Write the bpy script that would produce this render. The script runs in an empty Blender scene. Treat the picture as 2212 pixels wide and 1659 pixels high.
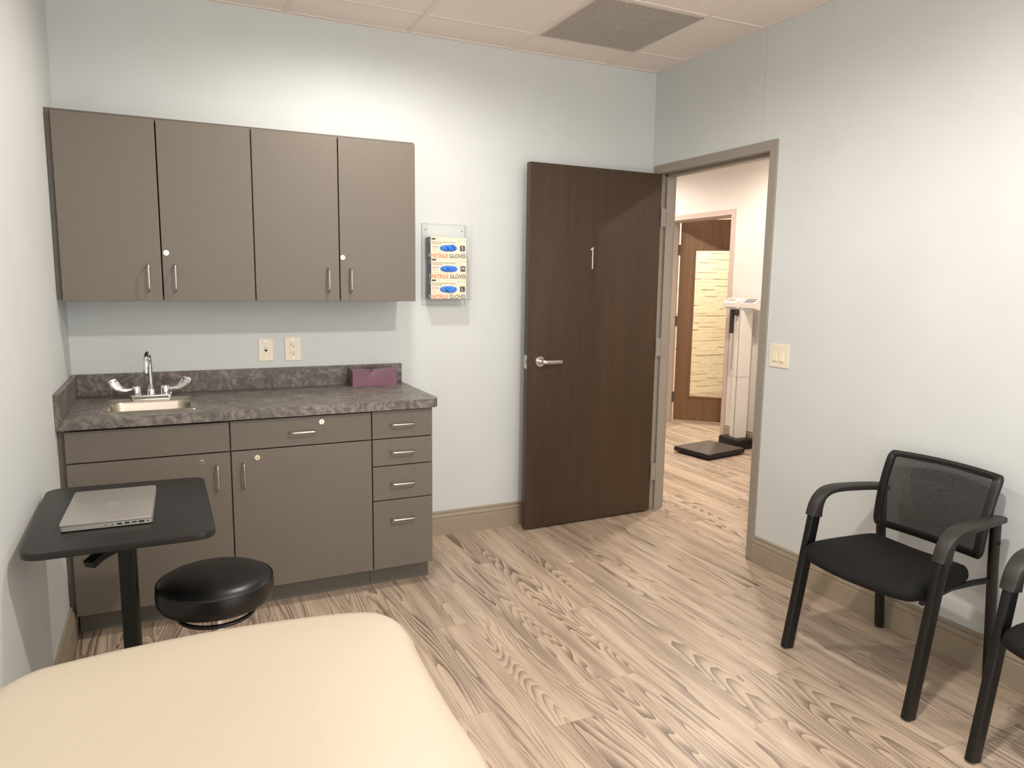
import bpy, bmesh, math, random
from mathutils import Vector, Matrix

# ------------------------------------------------------------ camera, world, light, exposure
SC = bpy.context.scene
COL = SC.collection
W, H = 3.1826, 2.7326            # room width (x), ceiling height
DEP = -4.55                      # y of the room end behind the camera, left open for fill light
P = 0.6096                       # ceiling grid pitch
yaw, pitch, roll = 0.44323, -0.13954, 0.01341
F = Vector((math.sin(yaw) * math.cos(pitch), math.cos(yaw) * math.cos(pitch), math.sin(pitch)))
R0 = Vector((math.cos(yaw), -math.sin(yaw), 0)); U0 = R0.cross(F)
Rv = R0 * math.cos(roll) + U0 * math.sin(roll)
Uv = -R0 * math.sin(roll) + U0 * math.cos(roll)
cd = bpy.data.cameras.new('camera'); cam = bpy.data.objects.new('camera', cd); COL.objects.link(cam)
m = Matrix.Identity(4)
for i in range(3):
    m[i][0] = Rv[i]; m[i][1] = Uv[i]; m[i][2] = -F[i]
m[0][3], m[1][3], m[2][3] = 0.40739, -3.84476, 1.46032
cam.matrix_world = m
cd.sensor_fit = 'HORIZONTAL'; cd.sensor_width = 36; cd.lens = 1570.74 / 2212 * 36
cd.clip_start = 0.02
SC.camera = cam
SC.view_settings.view_transform = 'Standard'; SC.view_settings.look = 'None'
SC.view_settings.gamma = 1; SC.view_settings.use_curve_mapping = False
SC.view_settings.exposure = 1.15
wd = bpy.data.worlds.new('world'); SC.world = wd; wd.use_nodes = True
wd.node_tree.nodes['Background'].inputs[0].default_value = (1.0, 0.97, 0.94, 1)
wd.node_tree.nodes['Background'].inputs[1].default_value = 1.15  # ambient fill, added through the open room end behind the camera

def lin(c):
    return tuple(((v / 255) / 12.92 if v / 255 <= 0.04045 else ((v / 255 + 0.055) / 1.055) ** 2.4) for v in c)

ROOM = lin((255, 247, 239)); HALL = lin((255, 243, 229)); FAR = lin((255, 242, 220))
# (x, y, watts, colour, cone in degrees)
CANS = [(1.36, -0.98, 37, ROOM, 175), (1.62, -2.87, 78, ROOM, 175),
        (4.25, 0.45, 76, HALL, 168), (4.25, 2.6, 55, HALL, 168), (4.25, -2.4, 60, HALL, 168),
        (6.45, 2.75, 145, FAR, 174)]
CAN_LABELS = ['round recessed ceiling light above the sink counter, nearest the back wall',
              'round recessed ceiling light above the exam table',
              'round recessed ceiling light in the corridor in front of the scale',
              'round recessed ceiling light at the far end of the corridor',
              'round recessed ceiling light at the near end of the corridor',
              'round recessed ceiling light in the room with the stone wall']
for i, (x, y, w, c, a) in enumerate(CANS):
    ld = bpy.data.lights.new('can_lamp', 'SPOT'); lo = bpy.data.objects.new('can_lamp', ld); COL.objects.link(lo)
    ld.energy = w; ld.color = c; ld.spot_size = math.radians(a); ld.spot_blend = 0.5; ld.shadow_soft_size = 0.06
    lo.location = (x, y, H - 0.012)
# ------------------------------------------------------------ node helpers
def newmat(name):
    m = bpy.data.materials.new(name); m.use_nodes = True
    nt = m.node_tree; b = nt.nodes['Principled BSDF']
    return m, nt, b

def L(nt, a, b): nt.links.new(a, b)

def N(nt, t, **k):
    n = nt.nodes.new(t)
    for kk, v in k.items(): setattr(n, kk, v)
    return n

def math_(nt, op, a, b=None, c=None):
    n = N(nt, 'ShaderNodeMath', operation=op)
    for i, v in enumerate((a, b, c)):
        if v is None: continue
        if isinstance(v, (int, float)): n.inputs[i].default_value = v
        else: L(nt, v, n.inputs[i])
    return n.outputs[0]

def ramp(nt, fac, stops):
    n = N(nt, 'ShaderNodeValToRGB'); L(nt, fac, n.inputs[0])
    e = n.color_ramp.elements
    while len(e) < len(stops): e.new(0.5)
    for i, (p, c) in enumerate(stops):
        e[i].position = p; e[i].color = (*lin(c), 1)
    return n.outputs[0]

def coords(nt, scale=(1, 1, 1), kind='Object', loc=(0, 0, 0), rot=(0, 0, 0)):
    tc = N(nt, 'ShaderNodeTexCoord'); mp = N(nt, 'ShaderNodeMapping')
    L(nt, tc.outputs[kind], mp.inputs[0]); mp.inputs['Scale'].default_value = scale
    mp.inputs['Location'].default_value = loc; mp.inputs['Rotation'].default_value = rot
    return mp.outputs[0]

def noise(nt, vec, scale, detail=3, rough=0.5, dist=0.0):
    n = N(nt, 'ShaderNodeTexNoise'); n.inputs['Scale'].default_value = scale
    n.inputs['Detail'].default_value = detail; n.inputs['Roughness'].default_value = rough
    n.inputs['Distortion'].default_value = dist
    if vec is not None: L(nt, vec, n.inputs['Vector'])
    return n

def bump(nt, b, h, strength, dist=0.001):
    n = N(nt, 'ShaderNodeBump'); n.inputs['Strength'].default_value = strength
    n.inputs['Distance'].default_value = dist
    L(nt, h, n.inputs['Height']); L(nt, n.outputs[0], b.inputs['Normal'])

def plain(name, c, rough=0.5, metal=0.0, vary=0.0, vscale=3, bs=0.0, bscale=400, spec=0.5, coat=0.0):
    m, nt, b = newmat(name)
    b.inputs['Roughness'].default_value = rough; b.inputs['Metallic'].default_value = metal
    b.inputs['Specular IOR Level'].default_value = spec
    if coat: b.inputs['Coat Weight'].default_value = coat; b.inputs['Coat Roughness'].default_value = 0.15
    n = noise(nt, coords(nt), vscale, 3)
    k = max(vary, 0.01)
    c1 = tuple(min(255, v * (1 + k)) for v in c); c0 = tuple(v * (1 - k) for v in c)
    L(nt, ramp(nt, n.outputs[0], [(0.3, c0), (0.7, c1)]), b.inputs['Base Color'])
    if bs:
        n2 = noise(nt, coords(nt), bscale, 4); bump(nt, b, n2.outputs[0], bs)
    return m

M = {}
M['wall'] = plain('wall_paint', (211, 215, 214), 0.55, vary=0.004, bs=0.05, bscale=350, spec=0.3)
M['wall_hall'] = plain('hall_paint', (220, 216, 212), 0.6, vary=0.004, bs=0.05, bscale=350, spec=0.3)
M['tile'] = plain('ceiling_tile', (240, 230, 221), 0.9, vary=0.012, vscale=60, bs=0.25, bscale=500, spec=0.1)
M['tbar'] = plain('ceiling_bar', (234, 222, 213), 0.85, vary=0.01)
M['laminate'] = plain('cabinet_laminate', (111, 103, 93), 0.42, vary=0.008, vscale=40, bs=0.06, bscale=900, spec=0.4)
M['lam_edge'] = plain('cabinet_box', (98, 92, 83), 0.5, vary=0.02)
M['kick'] = plain('toe_kick_laminate', (100, 94, 86), 0.5, vary=0.02)
M['gap'] = plain('painted_gap_shade', (22, 20, 18), 0.7)  # near-black colour that paints the shade inside cabinet gaps
M['nickel'] = plain('satin_nickel', (205, 200, 192), 0.28, 1.0)
M['chrome'] = plain('chrome', (235, 235, 236), 0.05, 1.0)
M['steel_sink'] = plain('sink_steel', (196, 186, 170), 0.26, 1.0)
M['lockm'] = plain('lock_metal', (215, 205, 185), 0.2, 1.0)
M['black'] = plain('black_plastic', (14, 13, 12), 0.45, vary=0.03, bs=0.05, bscale=700)
M['blacksoft'] = plain('arm_pad_plastic', (40, 37, 33), 0.5, vary=0.03, bs=0.1, bscale=900)
M['blackmetal'] = plain('black_powder_coat', (16, 15, 14), 0.4, vary=0.03, bs=0.05, bscale=900)
M['fabric'] = plain('black_fabric', (13, 12, 11), 0.75, vary=0.06, vscale=600, bs=0.4, bscale=1500, spec=0.3)
M['vinyl'] = plain('black_vinyl', (15, 14, 13), 0.32, vary=0.02, bs=0.15, bscale=500)
M['cream'] = plain('cream_vinyl', (197, 184, 165), 0.36, vary=0.008, vscale=2, bs=0.35, bscale=420, spec=0.45)
M['putty'] = plain('putty_panel', (196, 186, 168), 0.45, vary=0.01)
M['desktop'] = plain('black_desktop', (30, 27, 25), 0.4, vary=0.03, bs=0.1, bscale=900)
M['alu'] = plain('laptop_silver', (176, 172, 166), 0.38, 0.55, vary=0.01)
M['logo'] = plain('polished_logo', (235, 233, 230), 0.12, 1.0)
M['dark'] = plain('dark_slot', (14, 12, 11), 0.5)
M['almond'] = plain('almond_plastic', (238, 228, 206), 0.3, vary=0.005)
M['frame'] = plain('door_frame_paint', (152, 145, 134), 0.38, vary=0.008)
M['frame_hall'] = plain('corridor_frame_paint', (196, 178, 170), 0.38, vary=0.008)
M['base'] = plain('baseboard_paint', (160, 147, 128), 0.4, vary=0.02, vscale=8)
M['purple'] = plain('purple_card', (122, 80, 98), 0.3, vary=0.02)
M['white'] = plain('white_plastic', (228, 223, 218), 0.35, vary=0.005)
M['scale_top'] = plain('scale_tread', (72, 60, 54), 0.6, vary=0.05, bs=0.3, bscale=300)
M['paper'] = plain('box_card', (238, 224, 200), 0.45, vary=0.004)
M['navy'] = plain('box_navy', (58, 62, 76), 0.4)
M['orange'] = plain('print_orange', (226, 108, 56), 0.5)
M['ink'] = plain('print_dark', (66, 62, 70), 0.5)
M['inklight'] = plain('print_grey', (176, 164, 156), 0.5)
M['glove'] = plain('blue_nitrile', (60, 128, 226), 0.45, vary=0.12, vscale=45)
M['gridmetal'] = plain('grille_white', (214, 204, 194), 0.45)
M['gridback'] = plain('grille_duct', (104, 95, 88), 0.8)
M['keypad'] = plain('keypad_film', (58, 62, 82), 0.3)
M['seam'] = plain('panel_seam', (178, 184, 186), 0.6)

def wood_door(name, c0, c1):
    m, nt, b = newmat(name); b.inputs['Roughness'].default_value = 0.36
    v = coords(nt, (9, 9, 0.55)); n = noise(nt, v, 2.2, 6, 0.6, 0.6)
    v2 = coords(nt, (160, 160, 6)); n2 = noise(nt, v2, 1.0, 3)
    f = math_(nt, 'ADD', math_(nt, 'MULTIPLY', n.outputs[0], 0.75), math_(nt, 'MULTIPLY', n2.outputs[0], 0.25))
    L(nt, ramp(nt, f, [(0.3, c0), (0.72, c1)]), b.inputs['Base Color'])
    bump(nt, b, n2.outputs[0], 0.06)
    return m
M['leaf'] = wood_door('stained_oak', (56, 42, 29), (72, 54, 38))
M['leaf2'] = wood_door('stained_oak_far', (104, 76, 52), (130, 96, 66))

def stone_counter():
    m, nt, b = newmat('counter_laminate'); b.inputs['Roughness'].default_value = 0.34
    v = coords(nt, (1, 1, 1))
    n1 = noise(nt, v, 8, 4, 0.55, 1.2)
    n2 = noise(nt, v, 17, 6, 0.6, 2.2)
    w = N(nt, 'ShaderNodeTexWave', wave_type='RINGS', rings_direction='SPHERICAL'); w.inputs['Scale'].default_value = 5
    w.inputs['Distortion'].default_value = 18; w.inputs['Detail'].default_value = 4; w.inputs['Detail Scale'].default_value = 2.5
    L(nt, v, w.inputs[0])
    f = math_(nt, 'ADD', math_(nt, 'ADD', math_(nt, 'MULTIPLY', n1.outputs[0], 0.42), math_(nt, 'MULTIPLY', n2.outputs[0], 0.45)),
              math_(nt, 'MULTIPLY', w.outputs[1], 0.13))
    L(nt, ramp(nt, f, [(0.36, (82, 76, 71)), (0.5, (104, 97, 91)), (0.64, (136, 129, 121))]), b.inputs['Base Color'])
    return m
M['counter'] = stone_counter()

def floor_mat():
    m, nt, b = newmat('wood_plank_vinyl')
    tc = N(nt, 'ShaderNodeTexCoord'); s = N(nt, 'ShaderNodeSeparateXYZ'); L(nt, tc.outputs['Object'], s.inputs[0])
    X, Y = s.outputs[0], s.outputs[1]
    PW, PL = 0.1498, 1.22
    u = math_(nt, 'DIVIDE', math_(nt, 'SUBTRACT', X, 0.011), PW)
    row = math_(nt, 'FLOOR', u)
    fx = math_(nt, 'FRACT', u)
    wn = N(nt, 'ShaderNodeTexWhiteNoise', noise_dimensions='1D'); L(nt, row, wn.inputs['W'])
    yy = math_(nt, 'ADD', math_(nt, 'DIVIDE', Y, PL), math_(nt, 'MULTIPLY', wn.outputs[0], 3.7))
    pl = math_(nt, 'FLOOR', yy); fy = math_(nt, 'FRACT', yy)
    idv = N(nt, 'ShaderNodeCombineXYZ'); L(nt, row, idv.inputs[0]); L(nt, pl, idv.inputs[1])
    w2 = N(nt, 'ShaderNodeTexWhiteNoise', noise_dimensions='2D'); L(nt, idv.outputs[0], w2.inputs['Vector'])
    rnd = w2.outputs[0]; rc = N(nt, 'ShaderNodeSeparateColor'); L(nt, w2.outputs[1], rc.inputs[0])
    # grain: iso-lines of a stretched noise field give cathedral arches
    gx = math_(nt, 'ADD', math_(nt, 'MULTIPLY', fx, PW), math_(nt, 'MULTIPLY', rnd, 37.0))
    gy = math_(nt, 'ADD', Y, math_(nt, 'MULTIPLY', rc.outputs[1], 53.0))
    gv = N(nt, 'ShaderNodeCombineXYZ'); L(nt, math_(nt, 'MULTIPLY', gx, 7.0), gv.inputs[0]); L(nt, math_(nt, 'MULTIPLY', gy, 0.58), gv.inputs[1])
    field = noise(nt, gv.outputs[0], 1.0, 1.2, 0.35, 0.35)
    wob = N(nt, 'ShaderNodeCombineXYZ'); L(nt, math_(nt, 'MULTIPLY', gx, 34.0), wob.inputs[0]); L(nt, math_(nt, 'MULTIPLY', gy, 6.0), wob.inputs[1])
    wobn = noise(nt, wob.outputs[0], 1.0, 2)
    ph = math_(nt, 'ADD', math_(nt, 'ADD', math_(nt, 'MULTIPLY', field.outputs[0], 29.0), math_(nt, 'MULTIPLY', gx, 46.0)),
               math_(nt, 'MULTIPLY', wobn.outputs[0], 0.55))
    fr = math_(nt, 'FRACT', ph)                      # saw-tooth rings: sharp on one side, soft on the other
    ring = math_(nt, 'POWER', fr, 1.6)
    # fine straight grain
    fv = N(nt, 'ShaderNodeCombineXYZ'); L(nt, math_(nt, 'MULTIPLY', gx, 170.0), fv.inputs[0]); L(nt, math_(nt, 'MULTIPLY', gy, 5.0), fv.inputs[1])
    fine = noise(nt, fv.outputs[0], 1.0, 4, 0.6)
    cv = N(nt, 'ShaderNodeCombineXYZ'); L(nt, math_(nt, 'MULTIPLY', gx, 16.0), cv.inputs[0]); L(nt, math_(nt, 'MULTIPLY', gy, 1.1), cv.inputs[1])
    cloud = noise(nt, cv.outputs[0], 1.0, 3)
    # how strongly a place shows its rings
    amt = N(nt, 'ShaderNodeMapRange'); L(nt, cloud.outputs[0], amt.inputs[0])
    amt.inputs[1].default_value = 0.38; amt.inputs[2].default_value = 0.62; amt.inputs[3].default_value = 0.26; amt.inputs[4].default_value = 0.62
    f = math_(nt, 'MULTIPLY', math_(nt, 'MULTIPLY', ring, amt.outputs[0]), math_(nt, 'ADD', 0.68, math_(nt, 'MULTIPLY', rc.outputs[2], 0.5)))
    f = math_(nt, 'ADD', f, math_(nt, 'MULTIPLY', fine.outputs[0], 0.5))
    f = math_(nt, 'ADD', f, math_(nt, 'MULTIPLY', math_(nt, 'SUBTRACT', cloud.outputs[0], 0.5), 0.5))
    f = math_(nt, 'ADD', f, math_(nt, 'MULTIPLY', math_(nt, 'SUBTRACT', rc.outputs[0], 0.5), 0.16))
    col = ramp(nt, f, [(0.14, (202, 182, 161)), (0.36, (182, 162, 142)), (0.58, (148, 130, 114)), (0.88, (108, 93, 81))])
    # joints
    e1 = math_(nt, 'LESS_THAN', fx, 0.008); e2 = math_(nt, 'LESS_THAN', fy, 0.0011)
    e = math_(nt, 'MULTIPLY', math_(nt, 'MAXIMUM', e1, e2), 0.45)
    mx = N(nt, 'ShaderNodeMix', data_type='RGBA'); L(nt, e, mx.inputs[0]); L(nt, col, mx.inputs[6]); mx.inputs[7].default_value = (*lin((84, 70, 60)), 1)
    L(nt, mx.outputs[2], b.inputs['Base Color'])
    b.inputs['Roughness'].default_value = 0.42
    L(nt, math_(nt, 'ADD', math_(nt, 'MULTIPLY', fine.outputs[0], 0.12), 0.34), b.inputs['Roughness'])
    bump(nt, b, f, 0.08)
    return m
M['floor'] = floor_mat()

def stone_wall():
    m, nt, b = newmat('ledger_stone'); b.inputs['Roughness'].default_value = 0.85
    n = noise(nt, coords(nt, (1, 1, 3)), 14, 6, 0.65)
    L(nt, ramp(nt, n.outputs[0], [(0.3, (228, 214, 186)), (0.7, (246, 234, 210))]), b.inputs['Base Color'])
    bump(nt, b, n.outputs[0], 0.5, 0.004)
    return m
M['stone'] = stone_wall()

def glassy(name, col, rough, alpha):
    m, nt, b = newmat(name)
    out = nt.nodes['Material Output']
    t = N(nt, 'ShaderNodeBsdfTransparent'); t.inputs[0].default_value = (*col, 1)
    g = N(nt, 'ShaderNodeBsdfGlossy'); g.inputs['Roughness'].default_value = rough
    fr = N(nt, 'ShaderNodeFresnel'); fr.inputs[0].default_value = 1.49
    mx = N(nt, 'ShaderNodeMixShader'); geo = N(nt, 'ShaderNodeNewGeometry')
    L(nt, math_(nt, 'MULTIPLY', math_(nt, 'MULTIPLY', fr.outputs[0], alpha), math_(nt, 'SUBTRACT', 1.0, geo.outputs['Backfacing'])), mx.inputs[0])
    L(nt, t.outputs[0], mx.inputs[1]); L(nt, g.outputs[0], mx.inputs[2]); L(nt, mx.outputs[0], out.inputs[0])
    nt.nodes.remove(b)
    return m
M['acrylic'] = glassy('clear_acrylic', (0.988, 0.992, 0.992), 0.03, 0.7)
M['acredge'] = glassy('acrylic_edge', (0.86, 0.88, 0.88), 0.1, 1.0)
M['glass'] = glassy('door_glass', (0.95, 0.96, 0.95), 0.02, 0.8)

def mesh_fabric():
    m, nt, b = newmat('chair_mesh_fabric')
    out = nt.nodes['Material Output']
    b.inputs['Base Color'].default_value = (*lin((30, 27, 24)), 1); b.inputs['Roughness'].default_value = 0.6
    tc = N(nt, 'ShaderNodeTexCoord'); s = N(nt, 'ShaderNodeSeparateXYZ'); L(nt, tc.outputs['Object'], s.inputs[0])
    p = 0.0066
    v = math_(nt, 'DIVIDE', s.outputs[2], p * 0.8); row = math_(nt, 'FLOOR', v)
    off = math_(nt, 'MULTIPLY', math_(nt, 'MODULO', row, 2.0), 0.5)
    u = math_(nt, 'ADD', math_(nt, 'DIVIDE', s.outputs[1], p), off)
    a = math_(nt, 'SUBTRACT', math_(nt, 'FRACT', u), 0.5); c = math_(nt, 'SUBTRACT', math_(nt, 'FRACT', v), 0.5)
    d = math_(nt, 'ADD', math_(nt, 'MULTIPLY', a, a), math_(nt, 'MULTIPLY', c, c))
    hole = math_(nt, 'LESS_THAN', d, 0.062)
    t = N(nt, 'ShaderNodeBsdfTransparent')
    mx = N(nt, 'ShaderNodeMixShader'); L(nt, hole, mx.inputs[0]); L(nt, b.outputs[0], mx.inputs[1]); L(nt, t.outputs[0], mx.inputs[2])
    L(nt, mx.outputs[0], out.inputs[0])
    return m
M['mesh'] = mesh_fabric()
def emit(name, c, s):
    m, nt, b = newmat(name); b.inputs['Emission Color'].default_value = (*c, 1); b.inputs['Emission Strength'].default_value = s
    return m
M['lens'] = emit('lamp_lens', (1, .93, .84), 4)

# ------------------------------------------------------------ mesh builder
class MB:
    def __init__(s): s.bm = bmesh.new(); s.mats = []; s.cur = 0
    def mat(s, name):
        if name not in s.mats: s.mats.append(name)
        s.cur = s.mats.index(name); return s
    def _paint(s, fs):
        for f in fs: f.material_index = s.cur
    def add(s, verts, faces, mtx=None):
        vs = [s.bm.verts.new(mtx @ Vector(v) if mtx else Vector(v)) for v in verts]
        out = []
        for f in faces:
            try: out.append(s.bm.faces.new([vs[i] for i in f]))
            except ValueError: pass
        s._paint(out); return vs, out
    def box(s, a, b, bev=0.0, seg=2, mtx=None):
        x0, y0, z0 = (min(a[i], b[i]) for i in range(3)); x1, y1, z1 = (max(a[i], b[i]) for i in range(3))
        v = [(x0, y0, z0), (x1, y0, z0), (x1, y1, z0), (x0, y1, z0), (x0, y0, z1), (x1, y0, z1), (x1, y1, z1), (x0, y1, z1)]
        f = [(0, 3, 2, 1), (4, 5, 6, 7), (0, 1, 5, 4), (1, 2, 6, 5), (2, 3, 7, 6), (3, 0, 4, 7)]
        vs, fs = s.add(v, f, mtx)
        if bev > 0:
            es = list({e for ff in fs for e in ff.edges})
            r = bmesh.ops.bevel(s.bm, geom=es, offset=bev, segments=seg, affect='EDGES', profile=0.5)
            s._paint(r['faces'])
        return s
    def prism(s, pts, z0, z1, bev=0.0, seg=2, mtx=None, bottom=False):
        n = len(pts)
        v = [(x, y, z0) for x, y in pts] + [(x, y, z1) for x, y in pts]
        f = [tuple(range(n - 1, -1, -1)), tuple(range(n, 2 * n))] + [(i, (i + 1) % n, n + (i + 1) % n, n + i) for i in range(n)]
        vs, fs = s.add(v, f, mtx)
        if bev > 0:
            tf = [fs[1]] + ([fs[0]] if bottom else [])
            es = list({e for ff in tf for e in ff.edges})
            r = bmesh.ops.bevel(s.bm, geom=es, offset=bev, segments=seg, affect='EDGES', profile=0.5)
            s._paint(r['faces'])
        return s
    def lathe(s, prof, seg=32, mtx=None):
        v = []; f = []
        n = len(prof)
        for k in range(seg):
            a = 2 * math.pi * k / seg
            for r, z in prof: v.append((r * math.cos(a), r * math.sin(a), z))
        for k in range(seg):
            k2 = (k + 1) % seg
            for i in range(n - 1):
                f.append((k * n + i, k2 * n + i, k2 * n + i + 1, k * n + i + 1))
        vs, fs = s.add(v, f, mtx)
        bmesh.ops.remove_doubles(s.bm, verts=vs, dist=1e-6)
        return s
    def cyl(s, a, b, r, seg=20, r2=None):
        a = Vector(a); b = Vector(b); d = b - a; q = d.to_track_quat('Z', 'Y').to_matrix().to_4x4(); q.translation = a
        r2 = r if r2 is None else r2; l = d.length
        return s.lathe([(0, 0), (r, 0), (r2, l), (0, l)], seg, q)
    def sweep(s, path, prof_fn, up=Vector((0, 0, 1)), caps=True):
        """path points; prof_fn(i) -> list of (side, normal) offsets"""
        P_ = [Vector(p) for p in path]; rings = []
        for i, p in enumerate(P_):
            t = (P_[min(i + 1, len(P_) - 1)] - P_[max(i - 1, 0)]).normalized()
            side = t.cross(up)
            side = side.normalized() if side.length > 1e-5 else Vector((1, 0, 0))
            nrm = side.cross(t).normalized()
            rings.append([s.bm.verts.new(p + side * a + nrm * b) for a, b in prof_fn(i)])
        fs = []
        for r0, r1 in zip(rings, rings[1:]):
            n = len(r0)
            for j in range(n): fs.append(s.bm.faces.new((r0[j], r0[(j + 1) % n], r1[(j + 1) % n], r1[j])))
        if caps:
            fs.append(s.bm.faces.new(list(reversed(rings[0])))); fs.append(s.bm.faces.new(rings[-1]))
        s._paint(fs); return s
    def tube(s, path, r, seg=12, up=Vector((0.01, 0.02, 1))):
        c = [(math.cos(2 * math.pi * k / seg) * r, math.sin(2 * math.pi * k / seg) * r) for k in range(seg)]
        return s.sweep(path, lambda i: c, up)
    def build(s, name, mat=None, parent=None, smooth=35, loc=None):
        if mat and not s.mats: s.mats = [mat]
        me = bpy.data.meshes.new(name)
        bmesh.ops.recalc_face_normals(s.bm, faces=s.bm.faces)
        s.bm.to_mesh(me); s.bm.free()
        for n in s.mats: me.materials.append(M[n])
        for p in me.polygons: p.use_smooth = True
        me.set_sharp_from_angle(angle=math.radians(smooth))
        o = bpy.data.objects.new(name, me); COL.objects.link(o)
        if loc is not None:
            me.transform(Matrix.Translation(-Vector(loc))); o.location = loc
        if parent is not None:
            o.parent = parent
            w = parent_world(parent)
            me.transform(w.inverted()) if loc is None else None
        return o

def parent_world(o):
    w = Matrix.Identity(4); c = o
    while c is not None:
        w = c.matrix_basis @ w; c = c.parent
    return w

def empty(name, loc, label=None, cat=None, group=None, rz=0):
    o = bpy.data.objects.new(name, None); COL.objects.link(o); o.location = loc; o.rotation_euler = (0, 0, rz)
    o.empty_display_size = 0.05
    tag(o, label, cat, group); return o

def tag(o, label=None, cat=None, group=None, kind=None):
    if label: o['label'] = label
    if cat: o['category'] = cat
    if group: o['group'] = group
    if kind: o['kind'] = kind
    return o

def rrect(x0, y0, x1, y1, r, seg=6):
    pts = []
    for cx, cy, a0 in ((x1 - r, y0 + r, -90), (x1 - r, y1 - r, 0), (x0 + r, y1 - r, 90), (x0 + r, y0 + r, 180)):
        for k in range(seg + 1):
            a = math.radians(a0 + 90 * k / seg); pts.append((cx + r * math.cos(a), cy + r * math.sin(a)))
    return pts

def catmull(pts, n=8, closed=False):
    out = []; m = len(pts); V = [Vector(p) for p in pts]
    rng = range(m if closed else m - 1)
    for i in rng:
        p0 = V[(i - 1) % m] if closed or i > 0 else V[0]
        p1 = V[i]; p2 = V[(i + 1) % m]
        p3 = V[(i + 2) % m] if closed or i + 2 < m else V[-1]
        for k in range(n):
            t = k / n
            out.append(0.5 * ((2 * p1) + (-p0 + p2) * t + (2 * p0 - 5 * p1 + 4 * p2 - p3) * t * t + (-p0 + 3 * p1 - 3 * p2 + p3) * t ** 3))
    if not closed: out.append(V[-1].copy())
    return out

def text_mesh(name, s, size, mtx, mat, parent, depth=0.0002, xscale=1.0, bold=0.0, align='LEFT', width=None, shear=0.0):
    cu = bpy.data.curves.new(name, 'FONT'); cu.body = s; cu.size = 1; cu.extrude = depth / size; cu.offset = bold
    cu.align_x = align; cu.shear = shear
    t = bpy.data.objects.new(name, cu); COL.objects.link(t)
    dg = bpy.context.evaluated_depsgraph_get(); dg.update()
    me = bpy.data.meshes.new_from_object(t.evaluated_get(dg)); bpy.data.objects.remove(t)
    me.name = name
    # scale so that capitals are `size` high and, if asked, the line is `width` wide
    ys = [v.co.y for v in me.vertices]; xs = [v.co.x for v in me.vertices]
    sy = size / 0.73
    sx = sy * xscale
    if width: sx = width / (max(xs) - min(xs)); me.transform(Matrix.Translation((-min(xs), 0, 0)))
    me.transform(Matrix.Diagonal((sx, sy, size, 1)))
    me.transform(mtx); me.transform(parent_world(parent).inverted())
    me.materials.clear(); me.materials.append(M[mat])
    o = bpy.data.objects.new(name, me); COL.objects.link(o); o.parent = parent
    return o

def wallmtx(x, y, z):          # text/plate local (x right, y up, z out) on a plane facing -y
    m = Matrix(((1, 0, 0, x), (0, 0, -1, y), (0, 1, 0, z), (0, 0, 0, 1))); return m

# ------------------------------------------------------------ the setting
WT = 0.12                       # wall thickness
XO = W + WT                     # corridor side of the right wall
XF = 5.162                      # corridor far wall
S = 'structure'
fl = MB(); fl.box((-0.12, DEP - 0.12, -0.05), (9.2, 4.4, 0.0)); tag(fl.build('floor', 'floor'), kind=S)

def simple_wall(name, a, b, mat='wall'):
    m = MB(); m.box(a, b); return tag(m.build(name, mat), kind=S)
simple_wall('wall_back', (-WT, 0, 0), (XO, WT, H + .1))
simple_wall('wall_left', (-WT, DEP, 0), (0, 0, H + .1))
OY0, OY1, OZ = -0.074, -0.988, 2.128       # clear opening of the room door
wr = MB()
wr.mat('wall')
def wall_skin(m, x0, x1, ya, yb, z0, z1, m0, m1):
    m.mat(m0); m.box((x0, ya, z0), ((x0 + x1) / 2, yb, z1)); m.mat(m1); m.box(((x0 + x1) / 2, ya, z0), (x1, yb, z1))
g = 0.012
wall_skin(wr, W, XO, OY0 + g, 0, 0, H + .1, 'wall', 'wall_hall')
wall_skin(wr, W, XO, DEP, OY1 - g, 0, H + .1, 'wall', 'wall_hall')
wall_skin(wr, W, XO, OY1 - g, OY0 + g, OZ + g, H + .1, 'wall', 'wall_hall')
wro = tag(wr.build('wall_right'), kind=S)
sm = MB(); sm.box((W - 0.0006, -0.9190, OZ + 0.055), (W, -0.9176, H)); sm.build('wall_seam', 'seam', wro)
tag(simple_wall('wall_corridor_left', (XO - 0.002, WT + .002, 0), (XO + .08, 4.3, H + .1), 'wall_hall'))
simple_wall('wall_corridor_near', (XO + .002, DEP - .02, 0), (XF + .12, DEP + .1, H + .1), 'wall_hall')
simple_wall('wall_corridor_end', (XO + .08, 4.2, 0), (9.1, 4.3, H + .1), 'wall_hall')
D2A, D2B = 1.488, 2.402
wf = MB()
for a, b, z in ((DEP + .1, D2A - g, 0), (D2B + g, 4.2, 0), (D2A - g, D2B + g, 2.112)):
    wf.box((XF, a, z), (XF + WT, b, H + .1))
tag(wf.build('wall_corridor_right', 'wall_hall'), kind=S)
simple_wall('wall_stone_side', (XF + WT, 0.2, 0), (9.1, 0.3, H + .1), 'wall_hall')

# ledger stone wall of the room beyond, facing the door
random.seed(4)
st = MB(); YS = 3.92; SZ = H
st.mat('stone'); st.box((XF + WT, YS + 0.02, 0), (9.0, YS + 0.1, SZ)); z = 0.0
while z < SZ - .03:
    h = min(random.choice((0.032, 0.042, 0.05, 0.06)), SZ - z); x = XF + WT + random.random() * .1
    while x < 8.9:
        l = random.uniform(0.08, 0.38); d = random.uniform(0.0, 0.013)
        a = st.box((x, YS - d, z), (x + l - 0.0012, YS + 0.025, z + h - 0.0012)); x += l
    z += h
tag(st.build('wall_stone', smooth=20), kind=S)
simple_wall('wall_far_side', (9.0, .3, 0), (9.1, 4.2, H + .1), 'wall_hall')

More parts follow.
